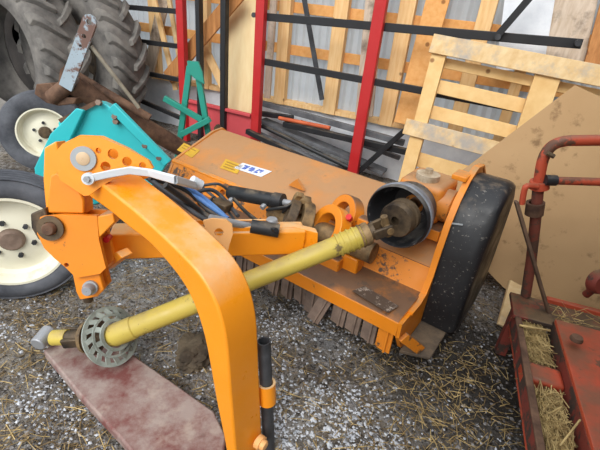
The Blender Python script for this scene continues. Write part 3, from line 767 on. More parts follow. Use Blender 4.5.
# hydraulic cylinder
ca_, cb_ = PM(229, 192, 1.60), PM(283, 202, 1.66)
dd = (cb_ - ca_).normalized()
bm = new(); add_lathe(bm, [(.001, 0), (.034, 0), (.040, .008), (.040, (cb_ - ca_).length - .06), (.046, (cb_ - ca_).length - .055), (.046, (cb_ - ca_).length), (.02, (cb_ - ca_).length + .004), (.001, (cb_ - ca_).length + .004)], ca_, dd, 24)
cyl = mp_('hydraulic_cylinder', bm, BLACKP, smooth=40, label='black hydraulic cylinder')
bm = new(); add_cyl(bm, cb_, cb_ + dd * .10, .018, 14); o = link('piston_rod', bm, STEEL); o.parent = cyl
bm = new(); add_lathe(bm, [(.018, -.02), (.04, -.02), (.04, .02), (.018, .02)], cb_ + dd * .13, Vector(dd.cross(Z)), 16, closed=True); o = link('rod_eye', bm, GREASYTAN); o.parent = cyl
bm = new(); add_lathe(bm, [(.018, -.02), (.04, -.02), (.04, .02), (.018, .02)], ca_ - dd * .03, Vector(dd.cross(Z)), 16, closed=True); o = link('base_eye', bm, ORANGE_WORN); o.parent = cyl
for q in ((ca_ + dd * .05), (cb_ - dd * .09)):
    bm = new(); add_cyl(bm, q - MW * .02 - Z * .02, q - MW * .055 - Z * .035, .015, 8); o = link('hose_fitting', bm, STEEL); o.parent = cyl
def hose(pts, r_, mat, nm='hydraulic_hose', label=None):
    bm = new(); add_tube(bm, smooth_path(pts, 7), r_, 9); return mp_(nm, bm, mat, label=label, smooth=60)
hose([PM(267, 210, 1.58), PM(285, 207, 1.56), PM(292, 203, 1.62), PM(283, 212, 1.66)], .009, BLACKP)
hose([PM(234, 199, 1.52), PM(246, 212, 1.42), PM(262, 224, 1.30), PM(276, 230, 1.22)], .010, BLACKP)
hose([PM(196, 192, 1.25), PM(212, 190, 1.35), PM(225, 200, 1.38), PM(238, 216, 1.3)], .010, DARKMETAL)
hose([PM(150, 178, 1.0), PM(185, 190, 1.15), PM(205, 208, 1.2), PM(225, 222, 1.15)], .010, BLACKP)
hose([PM(165, 185, .95), PM(190, 203, 1.05), PM(205, 215, 1.1), PM(222, 226, 1.1)], .013, BLACKP)
hose([PM(200, 186, 1.42), PM(218, 184, 1.5), PM(228, 190, 1.55)], .008, DARKMETAL)
hose([PM(205, 226, 1.08), PM(207, 206, 1.25), PM(214, 196, 1.3)], .006, DARKMETAL)
hose([PM(155, 175, 1.05), PM(176, 184, 1.12), PM(200, 199, 1.2), PM(228, 219, 1.22)], .012, BLUE_HOSE, label='blue hose')
hose([PM(150, 172, 1.02), PM(178, 182, 1.12), PM(204, 198, 1.22), PM(224, 215, 1.25)], .010, BLUE_HOSE, label='blue hose')
bm = new(); add_tube(bm, [PM(210, 218, 1.04), PM(252, 227, 1.22)], .016, 14); mp_('screw_rod', bm, STEEL, label='bright steel rod')
bm = new(); add_tube(bm, [PM(251, 226, 1.20), PM(279, 231, 1.27)], .030, 14); mp_('rod_sleeve', bm, BLACKP)
bm = new(); add_box(bm, PM(275, 225, 1.33), MU * .02, MW * .015, Z * .012); mp_('valve_block', bm, STEEL, bevel=.003)
bm = new(); add_box(bm, PM(222, 205, 1.32), MU * .05, MW * .03, Z * .02); mp_('valve_block', bm, GREASY, bevel=.006)
bm = new(); add_box(bm, PM(197, 203, 1.2), MU * .02, MW * .03, Z * .018); mp_('valve_block', bm, ORANGE_WORN, bevel=.006)

bm = new(); p = PM(272, 221, 1.30); add_lathe(bm, [(.001, .012), (.022, .012), (.026, .006), (.026, -.02), (.001, -.02)], p, Z, 18); mp_('boom_pin', bm, STEEL, smooth=40)
hose([PM(140, 172, 1.0), PM(172, 196, 1.02), PM(196, 214, 1.05), PM(214, 224, 1.08)], .011, DARKMETAL)
hose([PM(203, 188, 1.4), PM(222, 204, 1.38), PM(236, 222, 1.3), PM(240, 228, 1.25)], .008, DARKMETAL)
# linkage boom from the hitch to the clamps
ba, bb = Q(1.44, .80, .60), Q(.90, 1.40, .595)
bd = (bb - ba).normalized(); bs = bd.cross(Z).normalized()
bm = new(); add_bar(bm, ba, bb, .10, .12, Z); mp_('linkage_boom', bm, ORANGE_CLEAN, bevel=.008)
bm = new(); add_plate(bm, [bb + Z * .062 - bd * .13 - bs * .03, bb + Z * .062 - bd * .05 - bs * .03, bb + Z * .062 + bd * .05 + bs * .02, bb + Z * -.06 + bd * .06 + bs * .02, bb - Z * .06 - bs * .03], bs * .045); mp_('boom_end', bm, ORANGE_CLEAN, bevel=.006)
for s_ in (-1, 1):
    bm = new(); c0 = ba + bd * .33 + Z * .062 + bs * (.032 * s_); c1_ = ba + bd * .66 + Z * .062 + bs * (.032 * s_)
    add_bar(bm, c0, c1_, .012, .035, Z); mp_('boom_rail', bm, ORANGE_CLEAN, bevel=.003)
bm = new(); add_tube(bm, [ba + bd * .50 + Z * .07, ba + bd * .66 + Z * .07], .018, 12); mp_('boom_spindle', bm, RUSTY)
lug_n = -bs
LD = PM(215, 235, .98).dot(N2)
pl = [hit(x, y, N2, LD) for x, y in ((203, 221), (212, 219), (226, 220), (232, 225), (233, 234), (229, 246), (226, 262), (212, 250))]
bm = new(); add_plate(bm, pl, N2 * -.02, [(hit(219, 232.5, N2, LD), .017)]); mp_('boom_lug', bm, PEACH, label='faded peach lug plate with a hole', smooth=30)

# hitch arm: bent box beam rising over the boom
W0 = .66; DEP = .135
R_ = [(74, 164), (100, 183), (120, 199), (136, 212), (155, 229), (180, 253), (200, 275), (214, 299), (222, 322), (227, 350), (231, 400), (235, 447), (239, 500)]
L_ = [(68, 178), (90, 197), (108, 210), (130, 228), (148, 242), (165, 260), (180, 279), (191, 298), (200, 322), (207, 350), (216, 400), (226, 450), (234, 505)]
bm = new(); rows = []
Rs = smooth_path([PM(x, y, W0) for x, y in R_], 4); Ls = smooth_path([PM(x, y, W0) for x, y in L_], 4)
for p, q in zip(Rs, Ls): rows.append([bm.verts.new(v) for v in (p, q, q + MW * DEP, p + MW * DEP)])
for A_, B_ in zip(rows, rows[1:]): bridge(bm, A_, B_)
bm.faces.new(rows[0][::-1]); bm.faces.new(rows[-1])
arm = mp_('hitch_arm', bm, ORANGE_CLEAN, bevel=.007, smooth=35, label='big bent orange box beam')
arm_foot = (Rs[-1] + Ls[-1]) / 2 + MW * DEP / 2
# foot of the arm below the picture, down to the ground
bm = new(); add_bar(bm, arm_foot + Z * .05, Vector((arm_foot.x + .01, arm_foot.y, .0)), .11, .07, MW); mp_('arm_foot', bm, ORANGE_CLEAN, bevel=.006)
# head plate with the row of holes
hp = [PN(x, y, .13) for x, y in ((57, 152), (62, 144), (76, 138), (100, 137), (126, 148), (148, 160), (153, 168), (147, 173), (128, 175), (112, 180), (102, 186), (88, 196), (72, 180), (62, 166))]
holes = [(PN(x, y, .13), r_) for x, y, r_ in ((113, 154, .0165), (105.5, 166.5, .0155), (127, 161.5, .015), (142.5, 165.5, .011), (98.5, 150.5, .009))]
bm = new(); add_plate(bm, hp, N2 * -.02, holes); mp_('head_plate', bm, ORANGE_CLEAN, label='curved orange head plate with round holes', smooth=30)
hp2 = [PN(x, y, .02) for x, y in ((52, 156), (62, 144), (80, 135), (102, 136), (128, 148), (150, 162), (152, 176), (112, 192), (84, 196), (60, 180))]
bm = new(); add_plate(bm, hp2, N2 * -.02); mp_('head_plate', bm, ORANGE_CLEAN, smooth=30)
def pin(x, y, w, r0, rr, ln, mat1, mat2, nm='pivot_pin'):
    c = PN(x, y, w); bm = new(); add_lathe(bm, [(r0 * .55, 0), (r0, 0), (r0, .008), (r0 * .55, .008)], c, N2, 28, closed=True); wsh = mp_(nm + '_washer', bm, mat1, smooth=40)
    bm = new(); add_lathe(bm, [(.001, ln), (rr * .8, ln), (rr, ln * .8), (rr, -.1), (.001, -.1)], c, N2, 24); return mp_(nm, bm, mat2, smooth=40)
pin(84, 158.5, .131, .0385, .021, .012, GALV, paint('pin_tan', (206, 176, 140), .45, (120, 90, 60), .62, 14.))
# pale lever lying over the arm
bm = new(); lv = [PN(89, 178.5, .15), PN(112, 173.5, .155), PN(130, 170.5, .16), PN(150, 173, .15), PM(175, 180, .72), PM(197, 186.5, .92)]
LT = Vector((0, 0, .013))
rows = []
for i, p in enumerate(lv):
    rows.append([bm.verts.new(v) for v in (p - LT - MW * .004, p + LT - MW * .004, p + LT + MW * .008, p - LT + MW * .008)])
for A_, B_ in zip(rows, rows[1:]): bridge(bm, A_, B_)
bm.faces.new(rows[0][::-1]); bm.faces.new(rows[-1]); lever = mp_('lever', bm, PALELEVER, bevel=.003, label='pale grey flat lever', smooth=30)
bm = new(); add_lathe(bm, [(.001, -.006), (.019, -.006), (.019, .012), (.001, .012)], PN(89, 178.5, .145), N2, 20); o = link('lever_eye', bm, PALELEVER, smooth=40); o.parent = lever
bm = new(); add_lathe(bm, [(.001, .01), (.010, .01), (.010, .024), (.001, .024)], PN(89, 178.5, .145), N2, 6); o = link('pivot_bolt', bm, STEEL, smooth=40); o.parent = lever
bm = new(); add_tube(bm, [PM(192, 180, .90), PM(201, 185, .93)], .017, 12); o = link('grip', bm, PALELEVER); o.parent = lever
# left hitch leg
g = [PN(x, y, -.03) for x, y in ((44, 148), (56, 141), (58, 152), (70, 172), (84, 188), (86, 214), (66, 216), (46, 213), (43, 180))]
bm = new(); add_plate(bm, g, N2 * -.08); mp_('hitch_leg', bm, ORANGE_CLEAN, bevel=.005, smooth=30)
g = [PN(x, y, -.005) for x, y in ((50, 176), (56, 172), (80, 192), (84, 200), (84, 214), (48, 213), (47, 200))]
bm = new(); add_plate(bm, g, N2 * -.03); mp_('leg_gusset', bm, ORANGE, bevel=.006, smooth=30)
g = [PN(x, y, .022) for x, y in ((40, 217), (62, 215), (97, 216), (99, 240), (106, 268), (100, 274), (76, 278), (66, 268), (54, 258), (44, 248), (37, 234))]
bm = new(); add_plate(bm, g, N2 * -.025, [(PN(66.5, 265, .022), .008)]); lp = mp_('lower_hitch_plate', bm, ORANGE, bevel=.003, smooth=30)
bm = new(); add_plate(bm, [p - N2 * .10 for p in g], N2 * -.025); mp_('lower_hitch_plate', bm, ORANGE, bevel=.003, smooth=30)
bm = new(); add_plate(bm, [PN(x, y, .02) for x, y in ((96, 217), (113, 213), (115, 222), (99, 238))], N2 * -.10); mp_('hitch_web', bm, ORANGE_CLEAN, bevel=.004)
bm = new(); add_plate(bm, [PN(x, y, .0) for x, y in ((30, 214), (44, 208), (50, 224), (50, 244), (38, 240), (31, 228))], N2 * -.05); mp_('worn_lug', bm, GREASY, bevel=.006)
pin(51, 228, .028, .044, .022, .03, GREASY, RUSTY)
g = [PN(x, y, .0) for x, y in ((72, 272), (98, 268), (104, 290), (97, 297), (80, 300), (76, 292))]
bm = new(); add_plate(bm, g, N2 * -.03); mp_('foot_plate', bm, ORANGE, bevel=.004)
g = [p - N2 * .065 for p in g]
bm = new(); add_plate(bm, g, N2 * -.03); mp_('foot_plate', bm, ORANGE, bevel=.004)
c = PN(91, 287, .0); bm = new(); add_lathe(bm, [(.001, .045), (.016, .045), (.021, .035), (.021, -.13), (.001, -.13)], c, N2, 20); mp_('foot_pin', bm, STEEL, smooth=40)
bm = new(); add_lathe(bm, [(.02, 0), (.027, 0), (.027, .012), (.02, .012)], c, N2, 24, closed=True); mp_('foot_collar', bm, GALV, smooth=40)
p = PN(88, 298, -.05); bm = new(); add_cyl(bm, p + Z * .03, p - Z * .012, .018, 14); mp_('stand_peg', bm, GREASY)
p = PN(107, 239, -.05); bm = new(); add_cyl(bm, p - N2 * .03, p + N2 * .012, .012, 10); mp_('red_cap', bm, RED_PLASTIC)
bm = new(); add_plate(bm, [PM(x, y, .73) for x, y in ((100, 262), (116, 252), (122, 258), (104, 272))], MW * .05); mp_('hitch_web', bm, ORANGE_CLEAN, bevel=.004)
# parking tube beside the arm
ta = PM(264, 341, .84); tb = Vector((ta.x + .012, ta.y - .004, .0)); 
tb = PM(270, 470, .84); tdir = (tb - ta).normalized(); tb = ta + tdir * (-ta.z / tdir.z)
bm = new(); add_pipe(bm, ta, tb, .023, .004, 20); mp_('parking_tube', bm, DARKMETAL, smooth=40, label='dark open ended parking tube')
c = ta + tdir * (.40 * (ta.z)); bm = new(); add_lathe(bm, [(.0235, -.045), (.032, -.045), (.032, .045), (.0235, .045)], ta + (PM(267, 392, .84) - ta), tdir, 24, closed=True); mp_('tube_collar', bm, ORANGE_CLEAN, smooth=40)
bm = new(); pq = PM(267, 392, .84); add_box(bm, pq + MU * .045 - MW * .02, MU * .035, MW * .02, Z * .04); mp_('tube_bracket', bm, ORANGE_CLEAN, bevel=.004)
c = PM(262, 444, .76); bm = new(); add_lathe(bm, [(.001, .016), (.015, .016), (.019, .010), (.019, 0), (.026, 0), (.026, -.02), (.001, -.02)], c, -MU, 20); mp_('foot_bolt', bm, PEACH, smooth=40)

# ------------------------------------------------------------ drive shaft
def drive_shaft():
    a = Q(1.375, .694, .20); b = Q(.605, 1.56, .665)
    b = PM(380, 228.5, 1.55); a = PZ(112, 336, .20)
    d = (b - a).normalized(); L = (b - a).length
    r = thing('drive_shaft', 'yellow tubed drive shaft resting between the maroon board and the mower gearbox', 'shaft', Vector((a.x, a.y, 0)))
    bm = new(); add_lathe(bm, [(.030, -.02), (.042, -.02), (.046, 0), (.050, .01), (.050, .10), (.046, .105), (.046, L * .46), (.044, L * .465), (.044, L - .20), (.048, L - .19), (.048, L - .09), (.045, L - .08), (.03, L - .08)], a, d, 28, closed=True)
    link('shield_tube', bm, YELLOW, r, smooth=35)
    for k in range(5):
        bm = new(); add_lathe(bm, [(.044, 0), (.053, .002), (.053, .010), (.044, .012)], a + d * (L - .20 + k * .026), d, 28, closed=True); link('shield_rib', bm, YELLOW if k != 4 else GREASYTAN, r, smooth=35)
    bm = new(); add_lathe(bm, [(.028, 0), (.050, .004), (.053, .02), (.050, .034), (.028, .034)], a + d * (L - .085), d, 24, closed=True); link('bearing_ring', bm, GREASYTAN, r, smooth=35)
    _, s, t = frame_of(d)
    def yoke(c, dr, mat, axs):
        bm = new(); add_lathe(bm, [(.001, 0), (.032, 0), (.036, .01), (.036, .035), (.001, .035)], c, dr, 20)
        for k in (-1, 1):
            add_bar(bm, c + dr * .02 + axs * (.034 * k), c + dr * .105 + axs * (.04 * k), .045, .016, axs)
        return bm
    link('yoke', yoke(b - d * .06, d, None, s), GREASY, r, bevel=.004)
    cr = b + d * .03
    bm = new()
    for e in (s, t): add_cyl(bm, cr - e * .052, cr + e * .052, .016, 12)
    link('cross', bm, GREASYTAN, r)
    d2 = (MW * .9 + d * .1).normalized()
    bm = new(); add_lathe(bm, [(.02, 0), (.075, .0), (.08, .012), (.08, .035), (.066, .04), (.066, .06), (.08, .064), (.08, .09), (.04, .095)], b + d * .05 + d2 * .04, d2, 32, closed=True); link('clutch_plates', bm, GREASY, r, smooth=35)
    bm = new(); add_lathe(bm, [(.001, 0), (.04, 0), (.04, .1), (.001, .1)], b + d * .03 + d2 * .09, d2, 20); link('clutch_hub', bm, GREASY, r, smooth=35)
    # near end: perforated guard, coupling and yoke
    e = a - d * .0
    g = new()
    N = 30; ro, ri = .115, .052
    # slotted guard ring, hanging crooked on the tube
    gd = (d * .75 - FW * .45).normalized(); gc = a + d * .01
    _, s, t = frame_of(gd)
    def hoop(bm, c, r0, r1, th): add_lathe(bm, [(r0, -th), (r1, -th), (r1, th), (r0, th)], c, gd, 44, closed=True)
    hoop(g, gc - gd * .022, .112, .130, .004); hoop(g, gc - gd * .008, .084, .094, .004); hoop(g, gc + gd * .010, .056, .070, .005)
    for k in range(16):
        an = 2 * math.pi * k / 16; an2 = an + .17
        e1 = s * math.cos(an) + t * math.sin(an); f1 = s * math.cos(an2) + t * math.sin(an2)
        add_bar(g, gc - gd * .020 + e1 * .116, gc - gd * .009 + f1 * .090, .020, .006, gd)
        if k % 2 == 0: add_bar(g, gc - gd * .009 + f1 * .088, gc + gd * .008 + f1 * .064, .022, .006, gd)
    _, s, t = frame_of(d)
    en = (PZ(44, 338, .13) - a).normalized()
    link('guard_ring', g, GUARD, r, smooth=35)['label'] = 'grey perforated guard ring'
    bm = new(); add_lathe(bm, [(.03, 0), (.072, 0), (.078, .008), (.078, .022), (.03, .03)], a + en * .095, -en, 28, closed=True); link('coupling_ring', bm, HUB, r, smooth=35)
    bm = new(); add_lathe(bm, [(.03, 0), (.066, 0), (.07, .008), (.07, .018), (.03, .02)], a + en * .125, -en, 28, closed=True); link('coupling_ring', bm, GREASYTAN, r, smooth=35)
    bm = new(); add_cyl(bm, a + en * .26, a, .030, 18); link('hub_tube', bm, GREASY, r)
    bm = yoke(a + en * .12, en, None, s); link('yoke', bm, GREASY, r, bevel=.004)
    bm = new(); add_cyl(bm, a + en * .28, a + en * .21, .034, 16); link('yellow_collar', bm, YELLOW, r)
    cc = PZ(43, 337, .13); ex = (CR * .55 - CU * -.5 * 1 + d * 0).normalized()
    bm = new(); add_cyl(bm, PZ(37, 345, .12), PZ(50, 330, .13), .033, 18); link('end_cap', bm, STEEL, r, bevel=.005)['label'] = 'dull grey round end cap'
drive_shaft()

# ------------------------------------------------------------ maroon board on the ground
bm = new(); zt = .062
top = [PZ(x, y, zt) for x, y in ((43, 350), (60, 340), (118, 344), (170, 380), (214, 411), (226, 436), (222, 470), (180, 510), (120, 438), (80, 395))]
add_plate(bm, top, Z * -.05)
tag(link('maroon_board', bm, MAROON, bevel=.008), 'wide faded maroon steel board lying under the near end of the yellow shaft', 'board')

# ------------------------------------------------------------ red machine with trough and hoop handle
def machine():
    zt = .30
    A = PZ(514, 303, zt); B = PZ(537, 440, zt); d = (B - A).normalized(); B = B + d * .25
    sd = Vector((-d.y, d.x, 0)); sd = sd if sd.x > 0 else -sd      # to the right
    r = thing('farm_trailer', 'orange red farm machine with straw filled trough and tubular hoop handle', 'machine', Vector((A.x + .2, A.y - .4, 0)))
    L = (B - A).length
    def pt(s_, l_, z): return A + sd * s_ + d * l_ + Z * (z - zt)
    bm = new(); add_plate(bm, [pt(0, 0, .20), pt(0, L, .20), pt(0, L, zt), pt(0, 0, zt)], sd * .018); link('side_panel', bm, DARKRED, r, bevel=.004)
    bm = new(); add_bar(bm, pt(.008, 0, zt), pt(.008, L, zt), .028, .012, Z); link('side_rim', bm, RUSTY, r, bevel=.003)
    wt = .155
    bm = new(); add_box(bm, pt(wt / 2, L / 2, .206), sd * wt / 2, d * L / 2, Z * .008); link('trough_floor', bm, ORANGERED, r)
    bm = new(); add_box(bm, pt(wt / 2, .445, .252), sd * wt / 2, d * .055, Z * .035); link('cross_plate', bm, ORANGERED, r, bevel=.015)
    bm = new(); add_box(bm, pt(wt / 2, 0, .23), sd * wt / 2, d * .008, Z * .06); link('end_panel', bm, DARKRED, r)
    # right hand cover panel, a box with a dirty flank
    bm = new(); add_plate(bm, [pt(wt, .12, .05), pt(wt, L, .05), pt(wt, L, .33), pt(wt, .12, .33)], sd * .02); link('inner_panel', bm, DARKRED, r, bevel=.003)
    bm = new(); add_box(bm, pt(wt + .40, .12 + L / 2, .34), sd * .40, d * (L / 2), Z * .010); link('cover_panel', bm, ORANGERED, r, bevel=.004)
    bm = new(); add_box(bm, pt(wt + .40, .12, .20), sd * .40, d * .012, Z * .13); link('end_panel', bm, DARKRED, r)
    bm = new(); add_box(bm, pt(wt + .38, .02, .30), sd * .55, d * .10, Z * .012); link('rear_shelf', bm, DARKRED, r, bevel=.004)
    bm = new(); add_bar(bm, pt(wt + .0, -.08, .31), pt(wt + .9, -.08, .31), .03, .05, Z); link('rear_rail', bm, ORANGERED, r, bevel=.004)
    for s_, l_ in ((.02, .03), (.9, .05), (.9, L - .05), (.08, L - .05)):
        bm = new(); add_box(bm, pt(s_, l_, .15), sd * .025, d * .025, Z * .15); link('leg', bm, DARKRED, r)
    # hoop handle
    Y = 1.80
    base = PY(527, 292, Y); k = [base, PY(531, 262, Y), PY(535, 225, Y), PY(538, 190, Y), PY(541, 168, Y), PY(545, 155, Y), PY(552, 146, Y), PY(563, 141.5, Y), PY(580, 140.5, Y), PY(620, 141, Y)]
    e = k[-1]; k += [Vector((e.x + .25, e.y, e.z)), Vector((e.x + .34, e.y, e.z - .03)), Vector((e.x + .38, e.y, e.z - .12)), Vector((e.x + .40, e.y, e.z - .4)), Vector((e.x + .42, e.y, .36))]
    bm = new(); add_tube(bm, smooth_path(k[3:], 5), .0235, 14); link('hoop_handle', bm, ORANGERED, r, smooth=60)
    bm = new(); add_tube(bm, [base - Z * .02, k[1], k[2], k[3]], .0245, 14); link('handle_post', bm, paint('rusty_red_post', (122, 62, 48), .6, (84, 62, 50), .48, 9.), r, smooth=60)
    bm = new(); add_lathe(bm, [(.028, 0), (.042, 0), (.042, .035), (.028, .035)], PY(539, 188, Y), (k[4] - k[3]), 20, closed=True); link('clamp_collar', bm, ORANGERED, r, smooth=40)
    bm = new(); add_lathe(bm, [(.028, 0), (.040, 0), (.040, .06), (.028, .06)], PY(534, 214, Y), (k[4] - k[3]), 20, closed=True); link('post_sleeve', bm, RUSTY, r, smooth=40)
    bm = new(); add_tube(bm, smooth_path([PY(537, 187, Y - .03), PY(527, 186, Y - .05), PY(524, 192, Y - .05), PY(522, 204, Y - .05)], 4), .013, 10); link('hook', bm, ORANGERED, r, smooth=60)
    bm = new(); add_tube(bm, [PY(545, 180, Y - .03), PY(556, 180.5, Y - .03)], .024, 12); link('grip_end', bm, BLACKP, r)
    a, b = PY(551, 180.5, Y - .03), PY(620, 182.5, Y - .03); b = a + (b - a) * 1.6
    bm = new(); add_tube(bm, [a, b], .018, 12); link('cross_handle', bm, ORANGERED, r)
    bm = new(); add_tube(bm, [b, b + Vector((.1, .03, 0)), Vector((b.x + .16, b.y + .03, .36))], .018, 10); link('cross_handle_stay', bm, ORANGERED, r)
    bm = new(); add_bar(bm, PY(516, 201, Y - .04), PY(550, 318, Y - .12), .014, .032, Vector((0, -1, 0))); link('lever', bm, plain('brown_lever', (112, 88, 70), (82, 64, 52), 9., .7), r, bevel=.003)
    bm = new(); p = PY(547, 153, Y - .03); add_cyl(bm, p, p + Vector((.03, -.01, -.01)), .010, 8); link('wing_bolt', bm, GREASY, r)
    bm = new(); p = PZ(576, 340, .385); add_lathe(bm, [(.001, .02), (.022, .018), (.026, .008), (.026, 0)], p, Z, 14); link('bolt', bm, RUSTY, r)
    p = PY(601, 283, 1.75); bm = new(); add_lathe(bm, [(.001, .02), (.05, .02), (.06, .0), (.06, -.03), (.001, -.03)], p, Vector((.2, -1, .2)), 24); link('dark_red_disc', bm, DARKRED, r, smooth=40)
    bm = new(); add_cyl(bm, p, Vector((p.x, p.y + .05, .36)), .02, 10); link('disc_stalk', bm, DARKRED, r)
    return pt, wt, L, d, sd
pt, wt, ML, md, msd = machine()

# ------------------------------------------------------------ loose matter
def strips(name, seeds, mat, label, cat, wid=(.002, .0042)):
    bm = new()
    for p, d, L, bend in seeds:
        d = d.normalized(); _, s, t = frame_of(d)
        w = random.uniform(*wid); mid = p + d * (L / 2) + t * bend
        v = []
        for q in (p, mid, p + d * L):
            v.append([bm.verts.new(q + s * w), bm.verts.new(q - s * w * .5 + t * w * .8), bm.verts.new(q - s * w * .5 - t * w * .8)])
        for A_, B_ in zip(v, v[1:]): bridge(bm, A_, B_)
    o = link(name, bm, mat, smooth=0); return tag(o, label, cat, kind='stuff')
def gh(x, y): return .012 * noise.noise(Vector((x * 3, y * 3, 0))) + .010 * noise.noise(Vector((x * 11, y * 11, 3))) + .006 * noise.noise(Vector((x * 29, y * 29, 7))) - .012
random.seed(11)
def inside_view(x, y):
    v = Vector((x, y, 0)) - EYE; z = v.dot(FW)
    if z < .2: return False
    px = 300 + F_PX * v.dot(CR) / z; py = 225 - F_PX * v.dot(CU) / z
    return -40 < px < 640 and 0 < py < 500
def scatter(n, fn, xr=(-2.4, 1.4), yr=(.6, 3.2)):
    out = []
    tries = 0
    while len(out) < n and tries < n * 40:
        tries += 1
        y = yr[0] + (yr[1] - yr[0]) * random.random() ** 1.5; x = random.uniform(*xr)
        if inside_view(x, y) and random.random() < fn(x, y): out.append((x, y))
    return out
def dens(x, y, c, r): return math.exp(-((x - c[0]) ** 2 + (y - c[1]) ** 2) / (2 * r * r))
def stones(name, pts, mat, label, r0, r1):
    bm = new()
    for x, y in pts:
        r = random.uniform(r0, r1) * (1.5 if random.random() < .06 else 1); c = Vector((x, y, gh(x, y) + r * .25))
        a = random.random() * 6.3; sx_, sy_, sz_ = (random.uniform(.7, 1.3) for _ in range(3))
        vs = []
        for v in ((1, 0, 0), (-1, 0, 0), (0, 1, 0), (0, -1, 0), (.1, .1, .7), (-.1, 0, -.7)):
            q = Vector((v[0] * sx_ + random.uniform(-.2, .2), v[1] * sy_ + random.uniform(-.2, .2), v[2] * sz_)) * r
            q = Vector((q.x * math.cos(a) - q.y * math.sin(a), q.x * math.sin(a) + q.y * math.cos(a), q.z)); vs.append(bm.verts.new(c + q))
        for f in ((0, 2, 4), (2, 1, 4), (1, 3, 4), (3, 0, 4), (2, 0, 5), (1, 2, 5), (3, 1, 5), (0, 3, 5)): bm.faces.new([vs[i] for i in f])
    return tag(link(name, bm, mat, smooth=0), label, 'gravel', kind='stuff')
def patch(x, y, s, o): return max(0, min(1, .5 + 1.6 * noise.noise(Vector((x * s + o, y * s, o)))))
def soil(x, y): return 1 - .9 * dens(x, y, (.88, 1.48), .30)
def d_white(x, y): return soil(x, y) * min(1, (.95 * dens(x, y, (.02, 1.35), .30) + .55 * dens(x, y, (.3, 1.1), .3) + .35 * dens(x, y, (-1.0, 1.1), .35) + .12) * (.25 + patch(x, y, 3, 2) ** 1.5))
def d_grey(x, y): return soil(x, y) * .35 + .65 * patch(x, y, 2.5, 9)
stones('white_chippings', scatter(5500, d_white), STONE_W, 'white stone chippings strewn over the dark barn floor', .003, .009)
stones('grey_gravel', scatter(11000, d_grey), STONE_G, 'grey gravel spread over the barn floor', .003, .010)
def d_straw(x, y): return min(1, .05 + .5 * dens(x, y, (.85, 1.5), .2) * patch(x, y, 5, 8) + .9 * dens(x, y, (.62, .98), .17) + .75 * dens(x, y, (.75, 1.35), .25) * patch(x, y, 4, 5) + .22 * dens(x, y, (-1.0, 1.2), .45) * patch(x, y, 3, 1) + .25 * dens(x, y, (-1.3, 2.0), .6) * patch(x, y, 3, 4) + .2 * dens(x, y, (0, 1.2), .5) * patch(x, y, 5, 6))
def d_chaff(x, y): return min(1, .15 + d_straw(x, y) * .8 + .5 * dens(x, y, (-1.0, 1.2), .5) * patch(x, y, 3, 1) + .4 * dens(x, y, (-1.3, 2.0), .6))
def straw_at(pts, zr, lr): 
    out = []
    for x, y in pts:
        a = random.random() * 6.3; out.append((Vector((x, y, gh(x, y) + random.uniform(*zr))), Vector((math.cos(a), math.sin(a), random.uniform(-.12, .12))), random.uniform(*lr), random.uniform(-.008, .008)))
    return out
strips('straw', straw_at(scatter(1700, d_straw), (.003, .02), (.02, .10)), STRAW, 'loose yellow straw scattered on the barn floor', 'straw', (.0008, .0018))
strips('old_straw', straw_at(scatter(5000, d_chaff), (.001, .014), (.010, .05)), STRAW_OLD, 'dull brown chaff trodden into the barn floor', 'straw', (.0009, .0022))
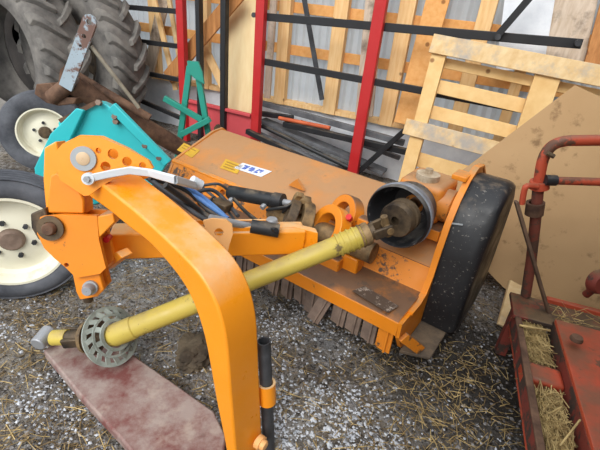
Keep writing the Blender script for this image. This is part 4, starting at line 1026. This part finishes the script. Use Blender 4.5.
# straw in the trough
sd_ = []; A0_ = pt(0, 0, 0)
for i in range(3400):
    s_ = random.uniform(.025, wt - .02); l_ = random.uniform(.05, .36) if i < 1500 else random.uniform(.54, .88)
    z = random.uniform(.215, .29) if i < 1500 else random.uniform(.215, .285)
    a = random.random() * 6.3; dv = md * math.sin(a) + msd * math.cos(a) * .55 + Z * random.uniform(-.35, .35)
    L = random.uniform(.03, .12); p = pt(s_, l_, z) - dv.normalized() * L / 2
    ra, rb = (p - A0_).dot(msd), (p + dv.normalized() * L - A0_).dot(msd)
    if min(ra, rb) < .02 or max(ra, rb) > wt - .008: continue
    sd_.append((p, dv, L, random.uniform(-.01, .01)))
for i in range(60):
    a = random.random() * 6.3; p = pt(wt + random.uniform(.02, .5), random.uniform(-.04, .10), .335)
    sd_.append((p, md * math.sin(a) + msd * math.cos(a), random.uniform(.04, .11), 0))
strips('trough_straw', sd_, STRAW, 'tangled yellow straw lying in the trough of the red machine', 'straw', (.0007, .0022))
sd_ = []
for i in range(700):
    s_ = random.uniform(.03, wt - .02); l_ = random.uniform(.03, .85); a = random.random() * 6.3
    sd_.append((pt(s_, l_, random.uniform(.214, .27)), md * math.sin(a) + msd * math.cos(a) * .5 + Z * random.uniform(-.2, .2), random.uniform(.02, .06), .004))
strips('trough_chaff', sd_, STRAW_OLD, 'brown chaff under the straw in the trough of the red machine', 'straw', (.0012, .003))
bm = new(); add_tube(bm, [pt(.0, .20, .315), pt(.13, .19, .325)], .006, 7); tag(link('straw_stalk', bm, STRAW, smooth=60), 'thick pale straw stalk lying straight across the trough', 'stalk')
bm = new(); add_tube(bm, [PZ(560, 446, .30), PZ(580, 420, .34)], .004, 7); tag(link('straw_stalk', bm, STRAW, smooth=60), 'long pale straw stalk sticking up aslant from the near straw heap', 'stalk')
# crumpled dried clump behind the arm
def clump(name, c, R, label, seed, mat=MUD, sq=.45):
    bm = new(); bmesh.ops.create_icosphere(bm, subdivisions=4, radius=1)
    for v in bm.verts:
        p = v.co.copy(); k = 1 + .35 * noise.noise(p * 1.6 + Vector((seed, 0, 0))) + .28 * abs(noise.noise(p * 3.5 + Vector((0, seed, 0)))) + .10 * noise.noise(p * 8)
        v.co = Vector((p.x * k * R[0], p.y * k * R[1], max(-.02, p.z * k * R[2]))) + c
    return tag(link(name, bm, mat, smooth=25), label, 'clump')
p = PZ(194, 352, .02); clump('mud_clump', p, (.085, .10, .055), 'grey brown dried clump on the floor just behind the bent orange arm', 3.)
p = PZ(286, 290, .02); clump('mud_clump', p, (.05, .05, .035), 'small dark clump on the floor below the left end of the flaps', 8.)
